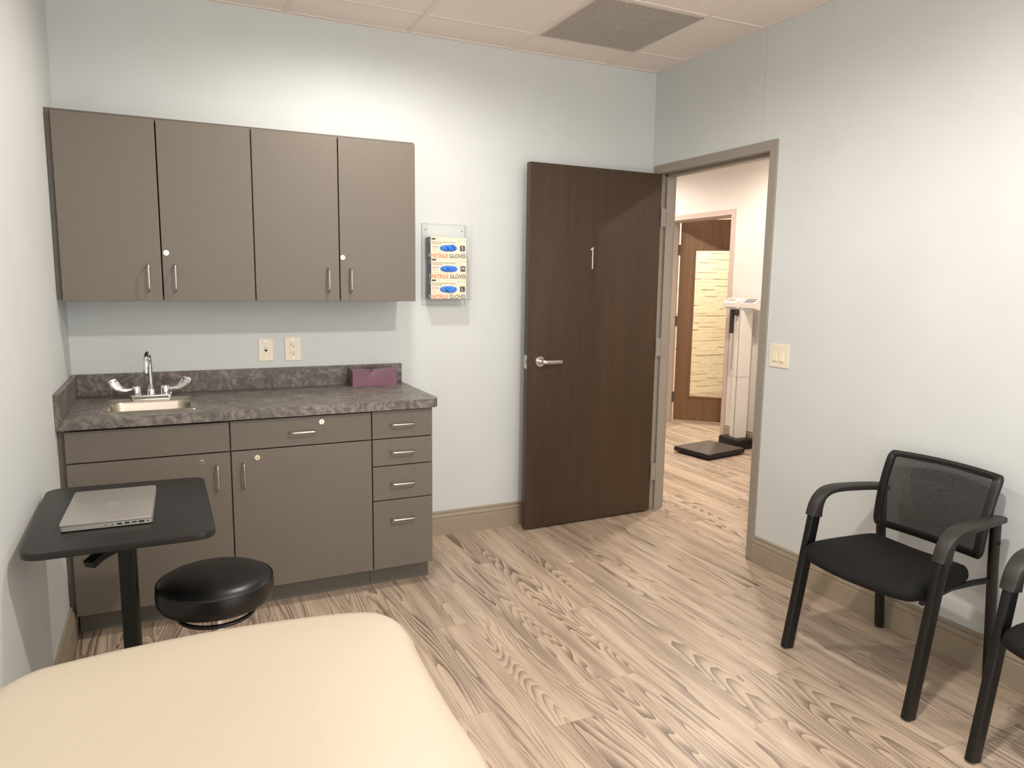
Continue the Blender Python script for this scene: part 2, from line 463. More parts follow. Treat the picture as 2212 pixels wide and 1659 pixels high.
# ceiling: tiles with an exposed T-bar grid
cl = MB(); cl.box((-WT, DEP - WT, H + 0.0035), (9.2, 4.4, H + 0.06)); co = tag(cl.build('ceiling', 'tile'), kind=S)
GX = W - 0.3593; GY = -0.2806
tb = MB()
k = 0
xs = [GX - k * P for k in range(0, 5)]; ys = [GY - k * P for k in range(0, 7)]
for x in xs: tb.box((x - .012, DEP, H - 0.0005), (x + .012, 0, H + 0.0045))
for y in ys: tb.box((0, y - .012, H - 0.0007), (W, y + .012, H + 0.0045))
tb.box((0, -0.018, H - .002), (W, 0, H + .0045)); tb.box((W - .018, DEP, H - .0018), (W, 0, H + .0045)); tb.box((0, DEP, H - .0018), (.018, 0, H + .0045))
for x in (3.9, 4.51): tb.box((x - .012, DEP + .1, H - 0.002), (x + .012, 4.2, H + 0.0045))
for k in range(-6, 7): tb.box((XO, k * P - .012, H - 0.0022), (XF, k * P + .012, H + 0.0045))
tb.build('ceiling_grid', 'tbar', co)

# egg-crate return air grille, a thing set into the grid
vx0, vx1, vy0, vy1 = GX - P + .012, GX - .012, GY - P + .012, GY - .012
vent = empty('ceiling_vent', ((vx0 + vx1) / 2, (vy0 + vy1) / 2, H), 'square egg-crate air grille set in the ceiling grid near the door corner', 'air vent')
g1 = MB(); n = 50
for k in range(1, n):
    x = vx0 + (vx1 - vx0) * k / n; g1.box((x - .0017, vy0, H - .006), (x + .0017, vy1, H + .0022))
    y = vy0 + (vy1 - vy0) * k / n; g1.box((vx0, y - .0004, H - .0005), (vx1, y + .0004, H + .0015))
g1.build('grille', 'gridmetal', vent)
g2 = MB(); g2.box((vx0, vy0, H + .0024), (vx1, vy1, H + .0032)); g2.build('backing', 'gridback', vent)
g3 = MB()
for a, b in (((vx0, vy0), (vx0 + .004, vy1)), ((vx1 - .004, vy0), (vx1, vy1)), ((vx0, vy0), (vx1, vy0 + .004)), ((vx0, vy1 - .004), (vx1, vy1))):
    g3.box((*a, H - .006), (*b, H + .0022))
g3.build('frame', 'gridmetal', vent)
g4 = MB(); g4.cyl(((vx0 + vx1) / 2, (vy0 + vy1) / 2, H - .008), ((vx0 + vx1) / 2, (vy0 + vy1) / 2, H - .004), .006); g4.build('screw', 'gridmetal', vent)

for i, (x, y, w, c, a) in enumerate(CANS):
    t = empty('ceiling_light', (x, y, H), CAN_LABELS[i], 'ceiling light', 'recessed ceiling lights')
    r = MB(); mt = Matrix.Translation((x, y, H)); r.lathe([(.072, -.002), (.092, -.004), (.095, .0), (.095, .006), (.072, .006), (.072, -.002)], 40, mt); r.build('trim_ring', 'white', t)
    l = MB(); l.lathe([(0, .004), (.07, .004), (.07, .0065), (0, .0065)], 40, mt); l.build('lens', 'lens', t)

# baseboards: moulded profile swept along the walls
BP = [(0, 0), (.018, 0), (.018, .096), (.0165, .0985), (.0125, .1005), (.0125, .104), (.0165, .1075), (.0155, .119), (.0125, .126), (.0075, .1275), (.0075, .131), (.0110, .133), (.0100, .139), (.006, .1425), (0, .1425)]
def baseboard(name, runs):
    m = MB()
    for (x0, y0), (x1, y1), (nx, ny) in runs:
        v = [(x0 + nx * d, y0 + ny * d, z) for d, z in BP] + [(x1 + nx * d, y1 + ny * d, z) for d, z in BP]
        n = len(BP); f = [tuple(range(n)), tuple(range(2 * n - 1, n - 1, -1))] + [(i, n + i, n + (i + 1) % n, (i + 1) % n) for i in range(n)]
        m.add(v, f)
    return tag(m.build(name, 'base', smooth=20), kind=S)
baseboard('baseboard_back', [((1.545, 0), (W, 0), (0, -1))])
baseboard('baseboard_left', [((0, -.58), (0, DEP), (1, 0))])
baseboard('baseboard_right', [((W, OY1 - .0525), (W, DEP), (-1, 0))])
baseboard('baseboard_corridor', [((XF, D2A - .052), (XF, DEP + .12), (-1, 0)), ((XF, D2B + .052), (XF, 4.2), (-1, 0)),
                                ((XO, OY1 - .052), (XO, DEP + .12), (1, 0)), ((XO + .08, 0.14), (XO + .08, 4.2), (1, 0))])

# steel door frames
def door_frame(name, x0, x1, ya, yb, ztop, mat, stop_near_x):
    """clear opening ya..yb (ya<yb); face 52 mm, projecting 8 mm beyond both wall faces"""
    m = MB(); fw = .051; pj = .009
    for y0, y1 in ((yb, yb + fw), (ya - fw, ya)):
        inner = y0 if y0 == yb else y1
        m.box((x0 - pj, y0, 0), (x0 + .001, y1, ztop + fw), .002); m.box((x1 - .001, y0, 0), (x1 + pj, y1, ztop + fw), .002)
        t = .004
        m.box((x0 - .0, min(inner, inner + (t if y0 == yb else -t)), 0), (x1, max(inner, inner + (t if y0 == yb else -t)), ztop))
        # stop
        sgn = -1 if y0 == yb else 1
        m.box((stop_near_x, inner, 0), (x1 - .02 if stop_near_x < (x0 + x1) / 2 else x1 - .045, inner + sgn * .016, ztop), .001)
    m.box((x0 - pj, ya, ztop), (x0 + .001, yb, ztop + fw), .002); m.box((x1 - .001, ya, ztop), (x1 + pj, yb, ztop + fw), .002)
    m.box((x0, ya, ztop), (x1, yb, ztop + .004)); m.box((stop_near_x, ya, ztop - .016), (x1 - .02 if stop_near_x < (x0 + x1) / 2 else x1 - .045, yb, ztop), .001)
    return tag(m.build(name, mat, smooth=12), kind=S)
door_frame('trim_1', W, XO, OY1, OY0, OZ, 'frame', W + .048)
door_frame('trim_2', XF, XF + WT, D2A, D2B, 2.10, 'frame_hall', XF + .03)

# room door leaf, standing open against the back wall
hx, hy, ang = 3.170, -0.118, 0.0243
d = Vector((-math.cos(ang), -math.sin(ang), 0)); nb = Vector((-math.sin(ang), math.cos(ang), 0))   # along leaf, towards back wall
def leafM(origin, along, normal):
    return Matrix(((along.x, normal.x, 0, origin[0]), (along.y, normal.y, 0, origin[1]), (0, 0, 1, origin[2]), (0, 0, 0, 1)))
LM = leafM((hx, hy, .012), d, nb)          # local x: hinge->free, y: into thickness (away from camera), z up
door = MB(); door.box((0, 0, 0), (.908, .0445, 2.108), .0015, 1, LM); dob = tag(door.build('door_1', 'leaf', loc=(hx, hy, .012)), kind=S)
def part(mb, name, mat, par, **k): return mb.build(name, mat, par, **k)
def hinge(zc, parent, mtx, knuckle=True):
    h = MB(); h.box((-.002, .004, zc - .055), (0.0, .040, zc + .055), 0, 1, mtx)
    for k in range(5):
        a = mtx @ Vector((-.004, -.006, zc - .055 + k * .0222)); b = mtx @ Vector((-.004, -.006, zc - .055 + k * .0222 + .0205))
        h.cyl(a, b, .0065, 12)
    h.box((-.036, -.002, zc - .055), (-.004, 0, zc + .055), 0, 1, mtx)
    return h.build('hinge', 'frame' if parent is dob else 'lam_edge', parent)
for zc in (1.85, 1.055, .25): hinge(zc, dob, LM)
hd = MB()
ctr = LM @ Vector((.829, 0, .995)); n_ = -nb
hd.cyl(ctr, ctr + n_ * .009, .030, 32); hd.cyl(ctr + n_ * .009, ctr + n_ * .011, .028, 32)
hd.cyl(ctr + n_ * .01, ctr + n_ * .052, .0115, 20)
lev = [ctr + n_ * .048, ctr + n_ * .055 - d * .012, ctr + n_ * .057 - d * .04, ctr + n_ * .056 - d * .075, ctr + n_ * .054 - d * .118]
lev = catmull(lev, 5)
def levp(i):
    t = i / (len(lev) - 1); w = .0138 - .003 * t; h = .008 - .002 * t
    return [(math.cos(a) * h, math.sin(a) * w) for a in [2 * math.pi * k / 14 for k in range(14)]]
hd.sweep(lev, levp)
hd.build('door_handle', 'nickel', dob)
lt = MB(); lt.box((.908, .008, .955), (.9095, .036, 1.032), 0, 1, LM); lt.build('latch_plate', 'nickel', dob)
lt = MB(); lt.box((.9095, .014, .985), (.917, .030, 1.006), .002, 1, LM); lt.build('latch_bolt', 'nickel', dob)
lt = MB(); lt.box((.908, -.0007, .935), (.9097, -.0, 1.05), 0, 1, LM)
no = MB()                                   # the slim numeral 1
ux = LM @ Vector((.4885, -.003, 0))
def nl(s, z): return (LM @ Vector((s, -.003, z)))
no.box((.4845, -.005, 1.530), (.4905, -.0005, 1.655), .001, 1, LM)
q = LM @ Matrix.Translation((.4905, 0, 1.655)) @ Matrix.Rotation(math.radians(-38), 4, 'Y')
no.box((-.002, -.005, -.006), (.022, -.0005, .0), .001, 1, LM @ Matrix.Translation((.4865, 0, 1.655)) @ Matrix.Rotation(math.radians(38), 4, 'Y'))
no.build('door_number', 'white', dob)

# corridor door with a glass panel, swung into the far room
h2 = Vector((5.292, 2.385, .012)); d2 = Vector((.74, -.67, 0)).normalized(); n2 = Vector((.67, .74, 0)).normalized()
L2 = leafM(h2, d2, n2)
lf = MB(); LH = 2.108; gl0, gl1, gz0, gz1 = .155, .75, .262, 1.80
for a, b in (((0, 0, 0), (gl0, .0445, LH)), ((gl1, 0, 0), (.905, .0445, LH)), ((gl0, 0, 0), (gl1, .0445, gz0)), ((gl0, 0, gz1), (gl1, .0445, LH))):
    lf.box(a, b, 0, 1, L2)
lo2 = tag(lf.build('door_2', 'leaf2', loc=h2), kind=S)
bd = MB()
for a, b in (((gl0 - .014, -.008, gz0 - .014), (gl0 + .008, .0, gz1 + .014)), ((gl1 - .008, -.008, gz0 - .014), (gl1 + .014, .0, gz1 + .014)),
             ((gl0, -.008, gz0 - .014), (gl1, .0, gz0 + .008)), ((gl0, -.008, gz1 - .008), (gl1, .0, gz1 + .014))):
    bd.box(a, b, .003, 2, L2)
bd.build('glass_bead', 'leaf2', lo2, smooth=12)
gp = MB(); gp.box((gl0, .018, gz0), (gl1, .024, gz1), 0, 1, L2); gp.build('glass_pane', 'glass', lo2)
for zc in (1.80, 1.06, .25): hinge(zc, lo2, L2)

# ------------------------------------------------------------ cabinets
def pull(m, c, axis, length=.1, proj=.03, r=.0042):
    """wire pull; c = centre on the face (x, yface, z)"""
    x, y, z = c; hl = length / 2; pts = []
    rr = .012
    loc = [(-hl, 0), (-hl, proj - rr)] + [(-hl + rr * (1 - math.cos(a)), proj - rr + rr * math.sin(a)) for a in (math.pi / 8, math.pi / 4, 3 * math.pi / 8, math.pi / 2)]
    loc += [(-q_[0], q_[1]) for q_ in reversed(loc)]
    for u, p in loc: pts.append((x + u, y - p, z) if axis == 'x' else (x, y - p, z + u))
    m.tube(pts, r, 10, up=Vector((0.003, 0, 1)) if axis == 'x' else Vector((1, .003, 0)))
    return m
def lock(m, x, y, z):
    m.mat('lockm'); m.cyl((x, y, z), (x, y - .003, z), .0115, 24); m.cyl((x, y - .003, z), (x, y - .006, z), .0075, 20)
    m.mat('dark'); m.box((x - .001, y - .0066, z - .004), (x + .001, y - .0058, z + .004)); return m

def front(name, par, x0, x1, z0, z1, yb, mat='laminate'):
    m = MB(); m.box((x0, yb - .019, z0), (x1, yb, z1), .0012, 1); return m.build(name, mat, par)
def handle_on(par, x, y, z, axis, length=.106):
    m = MB(); pull(m, (x, y, z), axis, length); return m.build('handle', 'nickel', par)
def lock_on(par, x, y, z):
    m = MB(); lock(m, x, y, z); return m.build('lock', None, par)

def cabinet_shell(m, x0, x1, y0, z0, z1, t=.018, top=True, back=True):
    m.box((x0, y0, z0), (x0 + t, -.001, z1)); m.box((x1 - t, y0, z0), (x1, -.001, z1))
    m.box((x0 + t, y0, z0), (x1 - t, -.001, z0 + t))
    if top: m.box((x0 + t, y0, z1 - t), (x1 - t, -.001, z1))
    if back: m.box((x0 + t, -.008, z0 + t), (x1 - t, -.001, z1 - (t if top else 0)))

UZ0, UZ1 = 1.361, 2.127
u1 = empty('wall_cabinet', (.39, 0, UZ0), 'grey two-door wall cabinet against the left wall, over the sink', 'wall cabinet', 'wall cabinets over the counter')
b_ = MB(); cabinet_shell(b_, .020, .7788, -.305, UZ0, UZ1); b_.build('body', 'lam_edge', u1)
b_ = MB(); b_.box((.001, -.306, UZ0), (.0195, -.285, UZ1)); b_.build('filler_strip', 'lam_edge', u1)
u2 = empty('wall_cabinet', (1.158, 0, UZ0), 'grey two-door wall cabinet nearest the glove box rack', 'wall cabinet', 'wall cabinets over the counter')
b_ = MB(); cabinet_shell(b_, .7796, 1.5375, -.305, UZ0, UZ1); b_.build('body', 'lam_edge', u2)
DZ0, DZ1 = 1.358, 2.1165
for u, x0, x1, hxp, lk in ((u1, .0225, .3962, .346, None), (u1, .4010, .7770, .450, .4177), (u2, .7818, 1.1602, 1.1083, None), (u2, 1.1650, 1.5375, 1.2137, 1.1772)):
    dd = front('door', u, x0, x1, DZ0, DZ1, -.306)
    handle_on(dd, hxp, -.325, 1.4585, 'z', .11)
    if lk: lock_on(dd, lk, -.325, 1.5645)

BYF = -.590
def base_unit(x0, x1, label, group='base cabinets under the counter'):
    t = empty('base_cabinet', ((x0 + x1) / 2, -.3, 0), label, 'base cabinet', group)
    m = MB(); cabinet_shell(m, x0, x1, BYF, .102, .866, top=False); m.build('body', 'lam_edge', t)
    k = MB(); k.box((x0 + .0005, -.530, 0), (x1 - .0005, -.512, .1015)); k.build('toe_kick', 'kick', t)
    r = MB(); r.box((x0 + .018, BYF + .0002, .850), (x1 - .018, BYF + .02, .8692)); r.box((x0 + .018, BYF + .0005, .722), (x1 - .018, BYF + .02, .738)); r.build('rail', 'gap', t)  # rails coloured as the shade under the counter and between the fronts
    return t
c1 = base_unit(.0235, .6245, 'grey base cabinet below the sink, behind the laptop table')
m = MB(); m.box((.001, BYF, .0), (.0230, BYF + .02, .866)); m.build('filler_strip', 'kick', c1)
front('false_front', c1, .0245, .6225, .7335, .8585, BYF - .001)
dr = front('door', c1, .0245, .6225, .1035, .7285, BYF - .001); handle_on(dr, .5697, -.610, .6245, 'z', .106); lock_on(dr, .510, -.610, .6965)
c2 = base_unit(.6250, 1.2335, 'grey middle base cabinet with one wide drawer above one door')
dr = front('drawer', c2, .6275, 1.2310, .7335, .8605, BYF - .001); handle_on(dr, .925, -.610, .7955, 'x', .11); lock_on(dr, 1.0075, -.610, .833)
dr = front('door', c2, .6275, 1.2310, .1035, .7285, BYF - .001); handle_on(dr, .674, -.610, .6245, 'z', .106); lock_on(dr, .731, -.610, .6955)
c3 = base_unit(1.2340, 1.5300, 'grey narrow base cabinet with four stacked drawers')
for z0, z1, hz in ((.7335, .8625, .799), (.6035, .7290, .6675), (.4385, .5990, .516), (.1035, .4340, .3435)):
    dr = front('drawer', c3, 1.2360, 1.5255, z0, z1, BYF - .001); handle_on(dr, 1.3765, -.610, hz, 'x', .11)

# worktop with backsplash
CT = .9106
ct = MB(); pts = [(.001, -.002), (.001, -.635)]
for k in range(9):
    a = math.radians(-90 + 90 * k / 8); pts.append((1.5549 - .045 + .045 * math.cos(a), -.635 + .045 + .045 * math.sin(a)))
pts += [(1.5549, -.002)]
SX0, SX1, SY0, SY1 = .160, .491, -.512, -.262
# slab as strips around the sink cut-out
ct.prism([(.001, -.002), (.001, -.635), (SX0, -.635), (SX0, -.002)], .8695, CT)
ct.prism([(SX1, -.002), (SX1, -.635)] + pts[2:], .8695, CT)
ct.prism([(SX0, -.635), (SX1, -.635), (SX1, SY0), (SX0, SY0)], .8695, CT)
ct.prism([(SX0, SY1), (SX1, SY1), (SX1, -.002), (SX0, -.002)], .8695, CT)
bmesh.ops.remove_doubles(ct.bm, verts=ct.bm.verts, dist=1e-5)
cto = ct.build('countertop', 'counter', loc=(.78, -.32, CT), smooth=30)
tag(cto, 'dark grey mottled stone-look countertop with a rounded front corner', 'countertop')
bs = MB(); bs.box((.0215, -.0205, CT), (1.5549, -.001, 1.012), .0008, 1); o = bs.build('backsplash', 'counter', cto)
bs = MB(); bs.box((.001, -.635, CT), (.0215, -.001, 1.012), .0008, 1); o = bs.build('side_splash', 'counter', cto)

# sink
sk = empty('sink', (.325, -.35, CT), 'small stainless steel drop-in sink set in the dark counter', 'sink')
X0, X1, Y0, Y1 = .137, .5135, -.536, -.158
def ring_loops(m, loops):
    vs = [[m.bm.verts.new(Vector(p)) for p in lp] for lp in loops]
    for a, b in zip(vs, vs[1:]):
        n = len(a)
        for i in range(n): m._paint([m.bm.faces.new((a[i], a[(i + 1) % n], b[(i + 1) % n], b[i]))])
    return vs
def rr3(x0, y0, x1, y1, r, z): return [(x, y, z) for x, y in rrect(x0, y0, x1, y1, r, 8)]
sm_ = MB()
bx0, bx1, by0, by1 = .168, .4835, -.505, -.268
loops = [rr3(X0, Y0, X1, Y1, .028, CT + .0002), rr3(X0 + .002, Y0 + .002, X1 - .002, Y1 - .002, .028, CT + .0035), rr3(X0 + .006, Y0 + .006, X1 - .006, Y1 - .006, .026, CT + .0045),
         rr3(X0 + .011, Y0 + .011, X1 - .011, Y1 - .011, .024, CT + .002), rr3(bx0 - .006, by0 - .006, bx1 + .006, by1 + .006, .05, CT + .0022),
         rr3(bx0, by0, bx1, by1, .05, CT + .0005), rr3(bx0 + .003, by0 + .003, bx1 - .003, by1 - .003, .05, CT - .008),
         rr3(bx0 + .008, by0 + .008, bx1 - .008, by1 - .008, .048, CT - .10), rr3(bx0 + .02, by0 + .02, bx1 - .02, by1 - .02, .045, CT - .125), rr3(bx0 + .05, by0 + .05, bx1 - .05, by1 - .05, .04, CT - .132)]
vs = ring_loops(sm_, loops); sm_.bm.faces.new(vs[-1])
sm_.build('basin', 'steel_sink', sk, smooth=50)
dr = MB(); dr.cyl((.325, -.39, CT - .1325), (.325, -.39, CT - .128), .028, 24); dr.build('drain', 'chrome', sk)

# faucet
FX, FY = .3265, -.200
fa = empty('faucet', (FX, FY, CT + .003), 'chrome gooseneck faucet with two wing handles behind the sink', 'faucet')
b_ = MB(); b_.prism(rrect(FX - .0845, FY - .027, FX + .0845, FY + .027, .014), CT + .0025, CT + .0245, .006, 3); b_.build('base_plate', 'chrome', fa)
sp = MB(); sp.lathe([(0, .0), (.0175, 0), (.0165, .008), (.0165, .020), (.0135, .027), (.0108, .029), (0, .029)], 24, Matrix.Translation((FX, FY, CT + .0245)))
gt = [(FX, FY, CT + .045), (FX, FY, 1.070)]
for k in range(1, 15):
    a = math.radians(180 * k / 14); gt.append((FX - .012 * (1 - math.cos(a)) / 2, FY - .052 * (1 - math.cos(a)), 1.070 + .056 * math.sin(a)))
gt.append((FX - .013, FY - .104, 1.062))
sp.tube(gt, .0102, 18, up=Vector((1, 0.01, 0.0))); sp.build('spout', 'chrome', fa)
e = gt[-1]; ae = MB(); ae.cyl(e, (e[0], e[1], e[2] - .018), .0122, 20); ae.build('aerator', 'chrome', fa)
for sgn, hx_ in ((-1, FX - .0585), (1, FX + .0585)):
    h_ = MB(); mt = Matrix.Translation((hx_, FY, CT + .0245))
    h_.lathe([(0, 0), (.021, 0), (.021, .004), (.0205, .022), (.019, .034), (.0165, .038), (0, .039)], 12, mt)
    bl = catmull([(hx_ + sgn * .012, FY, CT + .052), (hx_ + sgn * .035, FY - .004, CT + .050), (hx_ + sgn * .055, FY - .008, CT + .054), (hx_ + sgn * .074, FY - .014, CT + .066),
                  (hx_ + sgn * .088, FY - .018, CT + .083), (hx_ + sgn * .095, FY - .020, CT + .098)], 6)
    nb_ = len(bl)
    def bp(i, nb_=nb_):
        t = i / (nb_ - 1)
        wd_ = .006 + .0125 * min(1, max(0, (t - .15) / .5))
        if t > .88: wd_ *= math.sqrt(max(.05, 1 - ((t - .88) / .125) ** 2))
        return [(math.cos(a) * wd_, math.sin(a) * .0026) for a in [2 * math.pi * k / 12 for k in range(12)]]
    h_.sweep(bl, bp, up=Vector((0, -1, .45))); h_.build('wing_handle', 'chrome', fa)
rd = MB(); rd.cyl((FX + .082, FY + .015, CT + .024), (FX + .082, FY + .015, CT + .040), .0035, 10); rd.cyl((FX + .082, FY + .015, CT + .040), (FX + .082, FY + .015, CT + .047), .0065, 14); rd.build('lift_rod', 'chrome', fa)

# tissue box
tx0, tx1, ty0, ty1, tz0, tz1 = 1.2597, 1.4932, -.1285, -.028, CT + .0005, .9985
tbm = MB(); NX = 24
top = []; 
def dent(t):
    return .010 * math.exp(-((t - .42) / .085) ** 2) + .003 * math.exp(-((t - .62) / .05) ** 2)
rows = []
for (yy, zz, kind) in ((ty0, tz0, 0), (ty0, (tz0 + tz1) / 2, 0), (ty0, tz1 - .016, 1), (ty0, tz1, 2), (ty0 + .018, tz1, 3), (ty1, tz1, 0), (ty1, tz0, 0)):
    r_ = []
    for i in range(NX + 1):
        t = i / NX; x = tx0 + (tx1 - tx0) * t; dn = dent(t)
        r_.append(tbm.bm.verts.new((x, yy + (dn * 1.0 if kind == 2 else dn * .3 if kind == 1 else 0), zz - (dn * .8 if kind == 2 else dn * .2 if kind == 3 else 0))))
    rows.append(r_)
for a, b in zip(rows, rows[1:]):
    for i in range(NX): tbm.bm.faces.new((a[i], a[i + 1], b[i + 1], b[i]))
for i in range(NX): tbm.bm.faces.new((rows[-1][i], rows[-1][i + 1], rows[0][i + 1], rows[0][i]))
tbm.bm.faces.new([r_[0] for r_ in rows]); tbm.bm.faces.new([r_[-1] for r_ in rows])
tb_o = tag(tbm.build('tissue_box', 'purple', smooth=25, loc=((tx0 + tx1) / 2, (ty0 + ty1) / 2, tz0)), 'purple tissue box with a dented top edge on the right end of the counter', 'tissue box')
sl = MB(); sl.prism([(1.376 + .045 * math.cos(a), -.074 + .017 * math.sin(a)) for a in [2 * math.pi * k / 24 for k in range(24)]], tz1 + .0001, tz1 + .0008); sl.build('opening', 'dark', tb_o)
# wall plates on the back wall
def plate(name, label, cat, x0, x1, z0, z1):
    t = empty(name, ((x0 + x1) / 2, 0, (z0 + z1) / 2), label, cat)
    m = MB(); m.box((x0, -.006, z0), (x1, -.0003, z1), .003, 2); m.build('plate', 'almond', t, smooth=12)
    return t
p1 = plate('phone_wall_plate', 'almond phone jack plate on the back wall, left of the power outlet', 'wall plate', .8150, .8880, 1.0465, 1.1600)
xc, zc = .8515, 1.1035
for dz in (.043, -.043):
    m = MB(); m.cyl((xc, -.006, zc + dz), (xc, -.0072, zc + dz), .0035, 14); m.build('screw', 'nickel', p1)
m = MB(); m.prism([(xc - .0075, zc + .002), (xc + .0075, zc + .002), (xc + .0075, zc - .004), (xc + .003, zc - .008), (xc - .003, zc - .008), (xc - .0075, zc - .004)], 0, .0008, mtx=Matrix(((1, 0, 0, 0), (0, 0, -1, -.0060), (0, 1, 0, 0), (0, 0, 0, 1)))); m.build('jack', 'dark', p1)
text_mesh('marking', 'D1D', .0065, wallmtx(xc - .0085, -.0061, zc + .0075), 'ink', p1, width=.017)
p2 = plate('outlet', 'almond duplex power outlet on the back wall, right of the phone jack', 'power outlet', .9440, 1.0245, 1.0445, 1.1680)
xc, zc = .9845, 1.1062
for dz in (.0485, -.0485):
    m = MB(); m.cyl((xc, -.006, zc + dz), (xc, -.0072, zc + dz), .0035, 14); m.build('screw', 'nickel', p2)
m = MB(); m.box((xc - .0172, -.0064, zc - .0342), (xc + .0172, -.0058, zc + .0342)); m.build('reveal', 'inklight', p2)
m = MB(); m.box((xc - .0165, -.0085, zc - .0335), (xc + .0165, -.0058, zc + .0335), .001, 1); ins = m.build('receptacle', 'almond', p2)
for zz in (zc + .022, zc - .018):
    m = MB(); m.box((xc - .0085, -.0089, zz - .0035), (xc - .0068, -.0084, zz + .0045)); m.box((xc - .0125, -.0089, zz - .001), (xc - .0068, -.0084, zz + .001))
    m.box((xc + .0062, -.0089, zz - .003), (xc + .0078, -.0084, zz + .0038)); m.cyl((xc, -.0084, zz - .009), (xc, -.0089, zz - .009), .0028, 12)
    m.build('slots', 'dark', ins)
m = MB(); m.box((xc - .012, -.0095, zc + .001), (xc - .002, -.0084, zc + .008), .0006, 1); m.box((xc, -.0095, zc + .001), (xc + .010, -.0084, zc + .008), .0006, 1); m.build('test_buttons', 'white', ins)
# light switch on the right wall
sw = empty('light_switch', (W, -1.129, 1.110), 'almond double rocker light switch on the right wall beside the door frame', 'light switch')
m = MB(); m.box((W - .006, -1.1955, 1.0505), (W - .0003, -1.0645, 1.1705), .003, 2); m.build('plate', 'almond', sw, smooth=12)
for yc_ in (-1.108, -1.153):
    m = MB(); m.box((W - .0085, yc_ - .0165, 1.077), (W - .0058, yc_ + .0165, 1.1440), .001, 1)
    v = [(W - .0085, yc_ - .012, 1.083), (W - .0085, yc_ + .012, 1.083), (W - .0085, yc_ + .012, 1.138), (W - .0085, yc_ - .012, 1.138), (W - .0135, yc_ - .012, 1.085), (W - .0135, yc_ + .012, 1.085)]
    rk = m.build('rocker', 'almond', sw)
    m = MB(); m.add(v, [(0, 1, 2, 3), (0, 4, 5, 1), (4, 3, 2, 5), (0, 3, 4), (1, 5, 2)]); m.build('paddle', 'almond', rk)
    m = MB(); m.box((W - .0064, yc_ - .0175, 1.076), (W - .0059, yc_ + .0175, 1.145)); m.build('reveal', 'inklight', rk)
    for zz in (1.1585, 1.0625):
        m = MB(); m.cyl((W - .006, yc_, zz), (W - .0072, yc_, zz), .0032, 12); m.build('screw', 'almond', sw)

# glove box rack and its three boxes
ra = empty('glove_box_rack', (1.803, 0, 1.329), 'clear acrylic glove box rack on the back wall beside the wall cabinets', 'glove rack')
gx0, gx1, gz0_, gz1_, gy = 1.6755, 1.9305, 1.329, 1.768, -.104
m = MB(); m.box((gx0, -.004, gz0_), (gx1, -.001, gz1_)); m.build('back_panel', 'acrylic', ra)
for x0, x1 in ((gx0, gx0 + .003), (gx1 - .003, gx1)):
    m = MB(); m.box((x0, gy, 1.361), (x1, -.004, gz1_ - .002)); m.build('side_panel', 'acrylic', ra)
m = MB(); m.box((gx0 + .003, gy, 1.361), (gx1 - .003, -.004, 1.364)); m.build('shelf', 'acrylic', ra)
for x0, x1 in ((gx0, gx0 + .016), (gx1 - .024, gx1)):
    m = MB(); m.box((x0, gy - .003, 1.361), (x1, gy, 1.70)); m.build('front_lip', 'acrylic', ra)
m = MB(); e_ = .0012
for a, b in (((gx0, -.0045, gz1_ - e_), (gx1, -.0005, gz1_)), ((gx0 - .0002, -.0045, gz0_), (gx0 + e_, -.0005, gz1_)), ((gx1 - e_, -.0045, gz0_), (gx1 + .0002, -.0005, gz1_)), ((gx0, -.0045, gz0_), (gx1, -.0005, gz0_ + e_)),
             ((gx0, gy - .0035, 1.36), (gx1, gy - .0022, 1.3625)), ((gx1 - e_, gy - .0035, 1.361), (gx1, gy - .0022, gz1_)), ((gx0, gy - .0035, 1.361), (gx0 + e_, gy - .0022, gz1_))):
    m.box(a, b)
m.build('edge', 'acredge', ra)
for x in (gx0 + .022, gx1 - .022):
    m = MB(); m.cyl((x, -.004, 1.735), (x, -.007, 1.735), .005, 14); m.build('screw', 'acredge', ra)

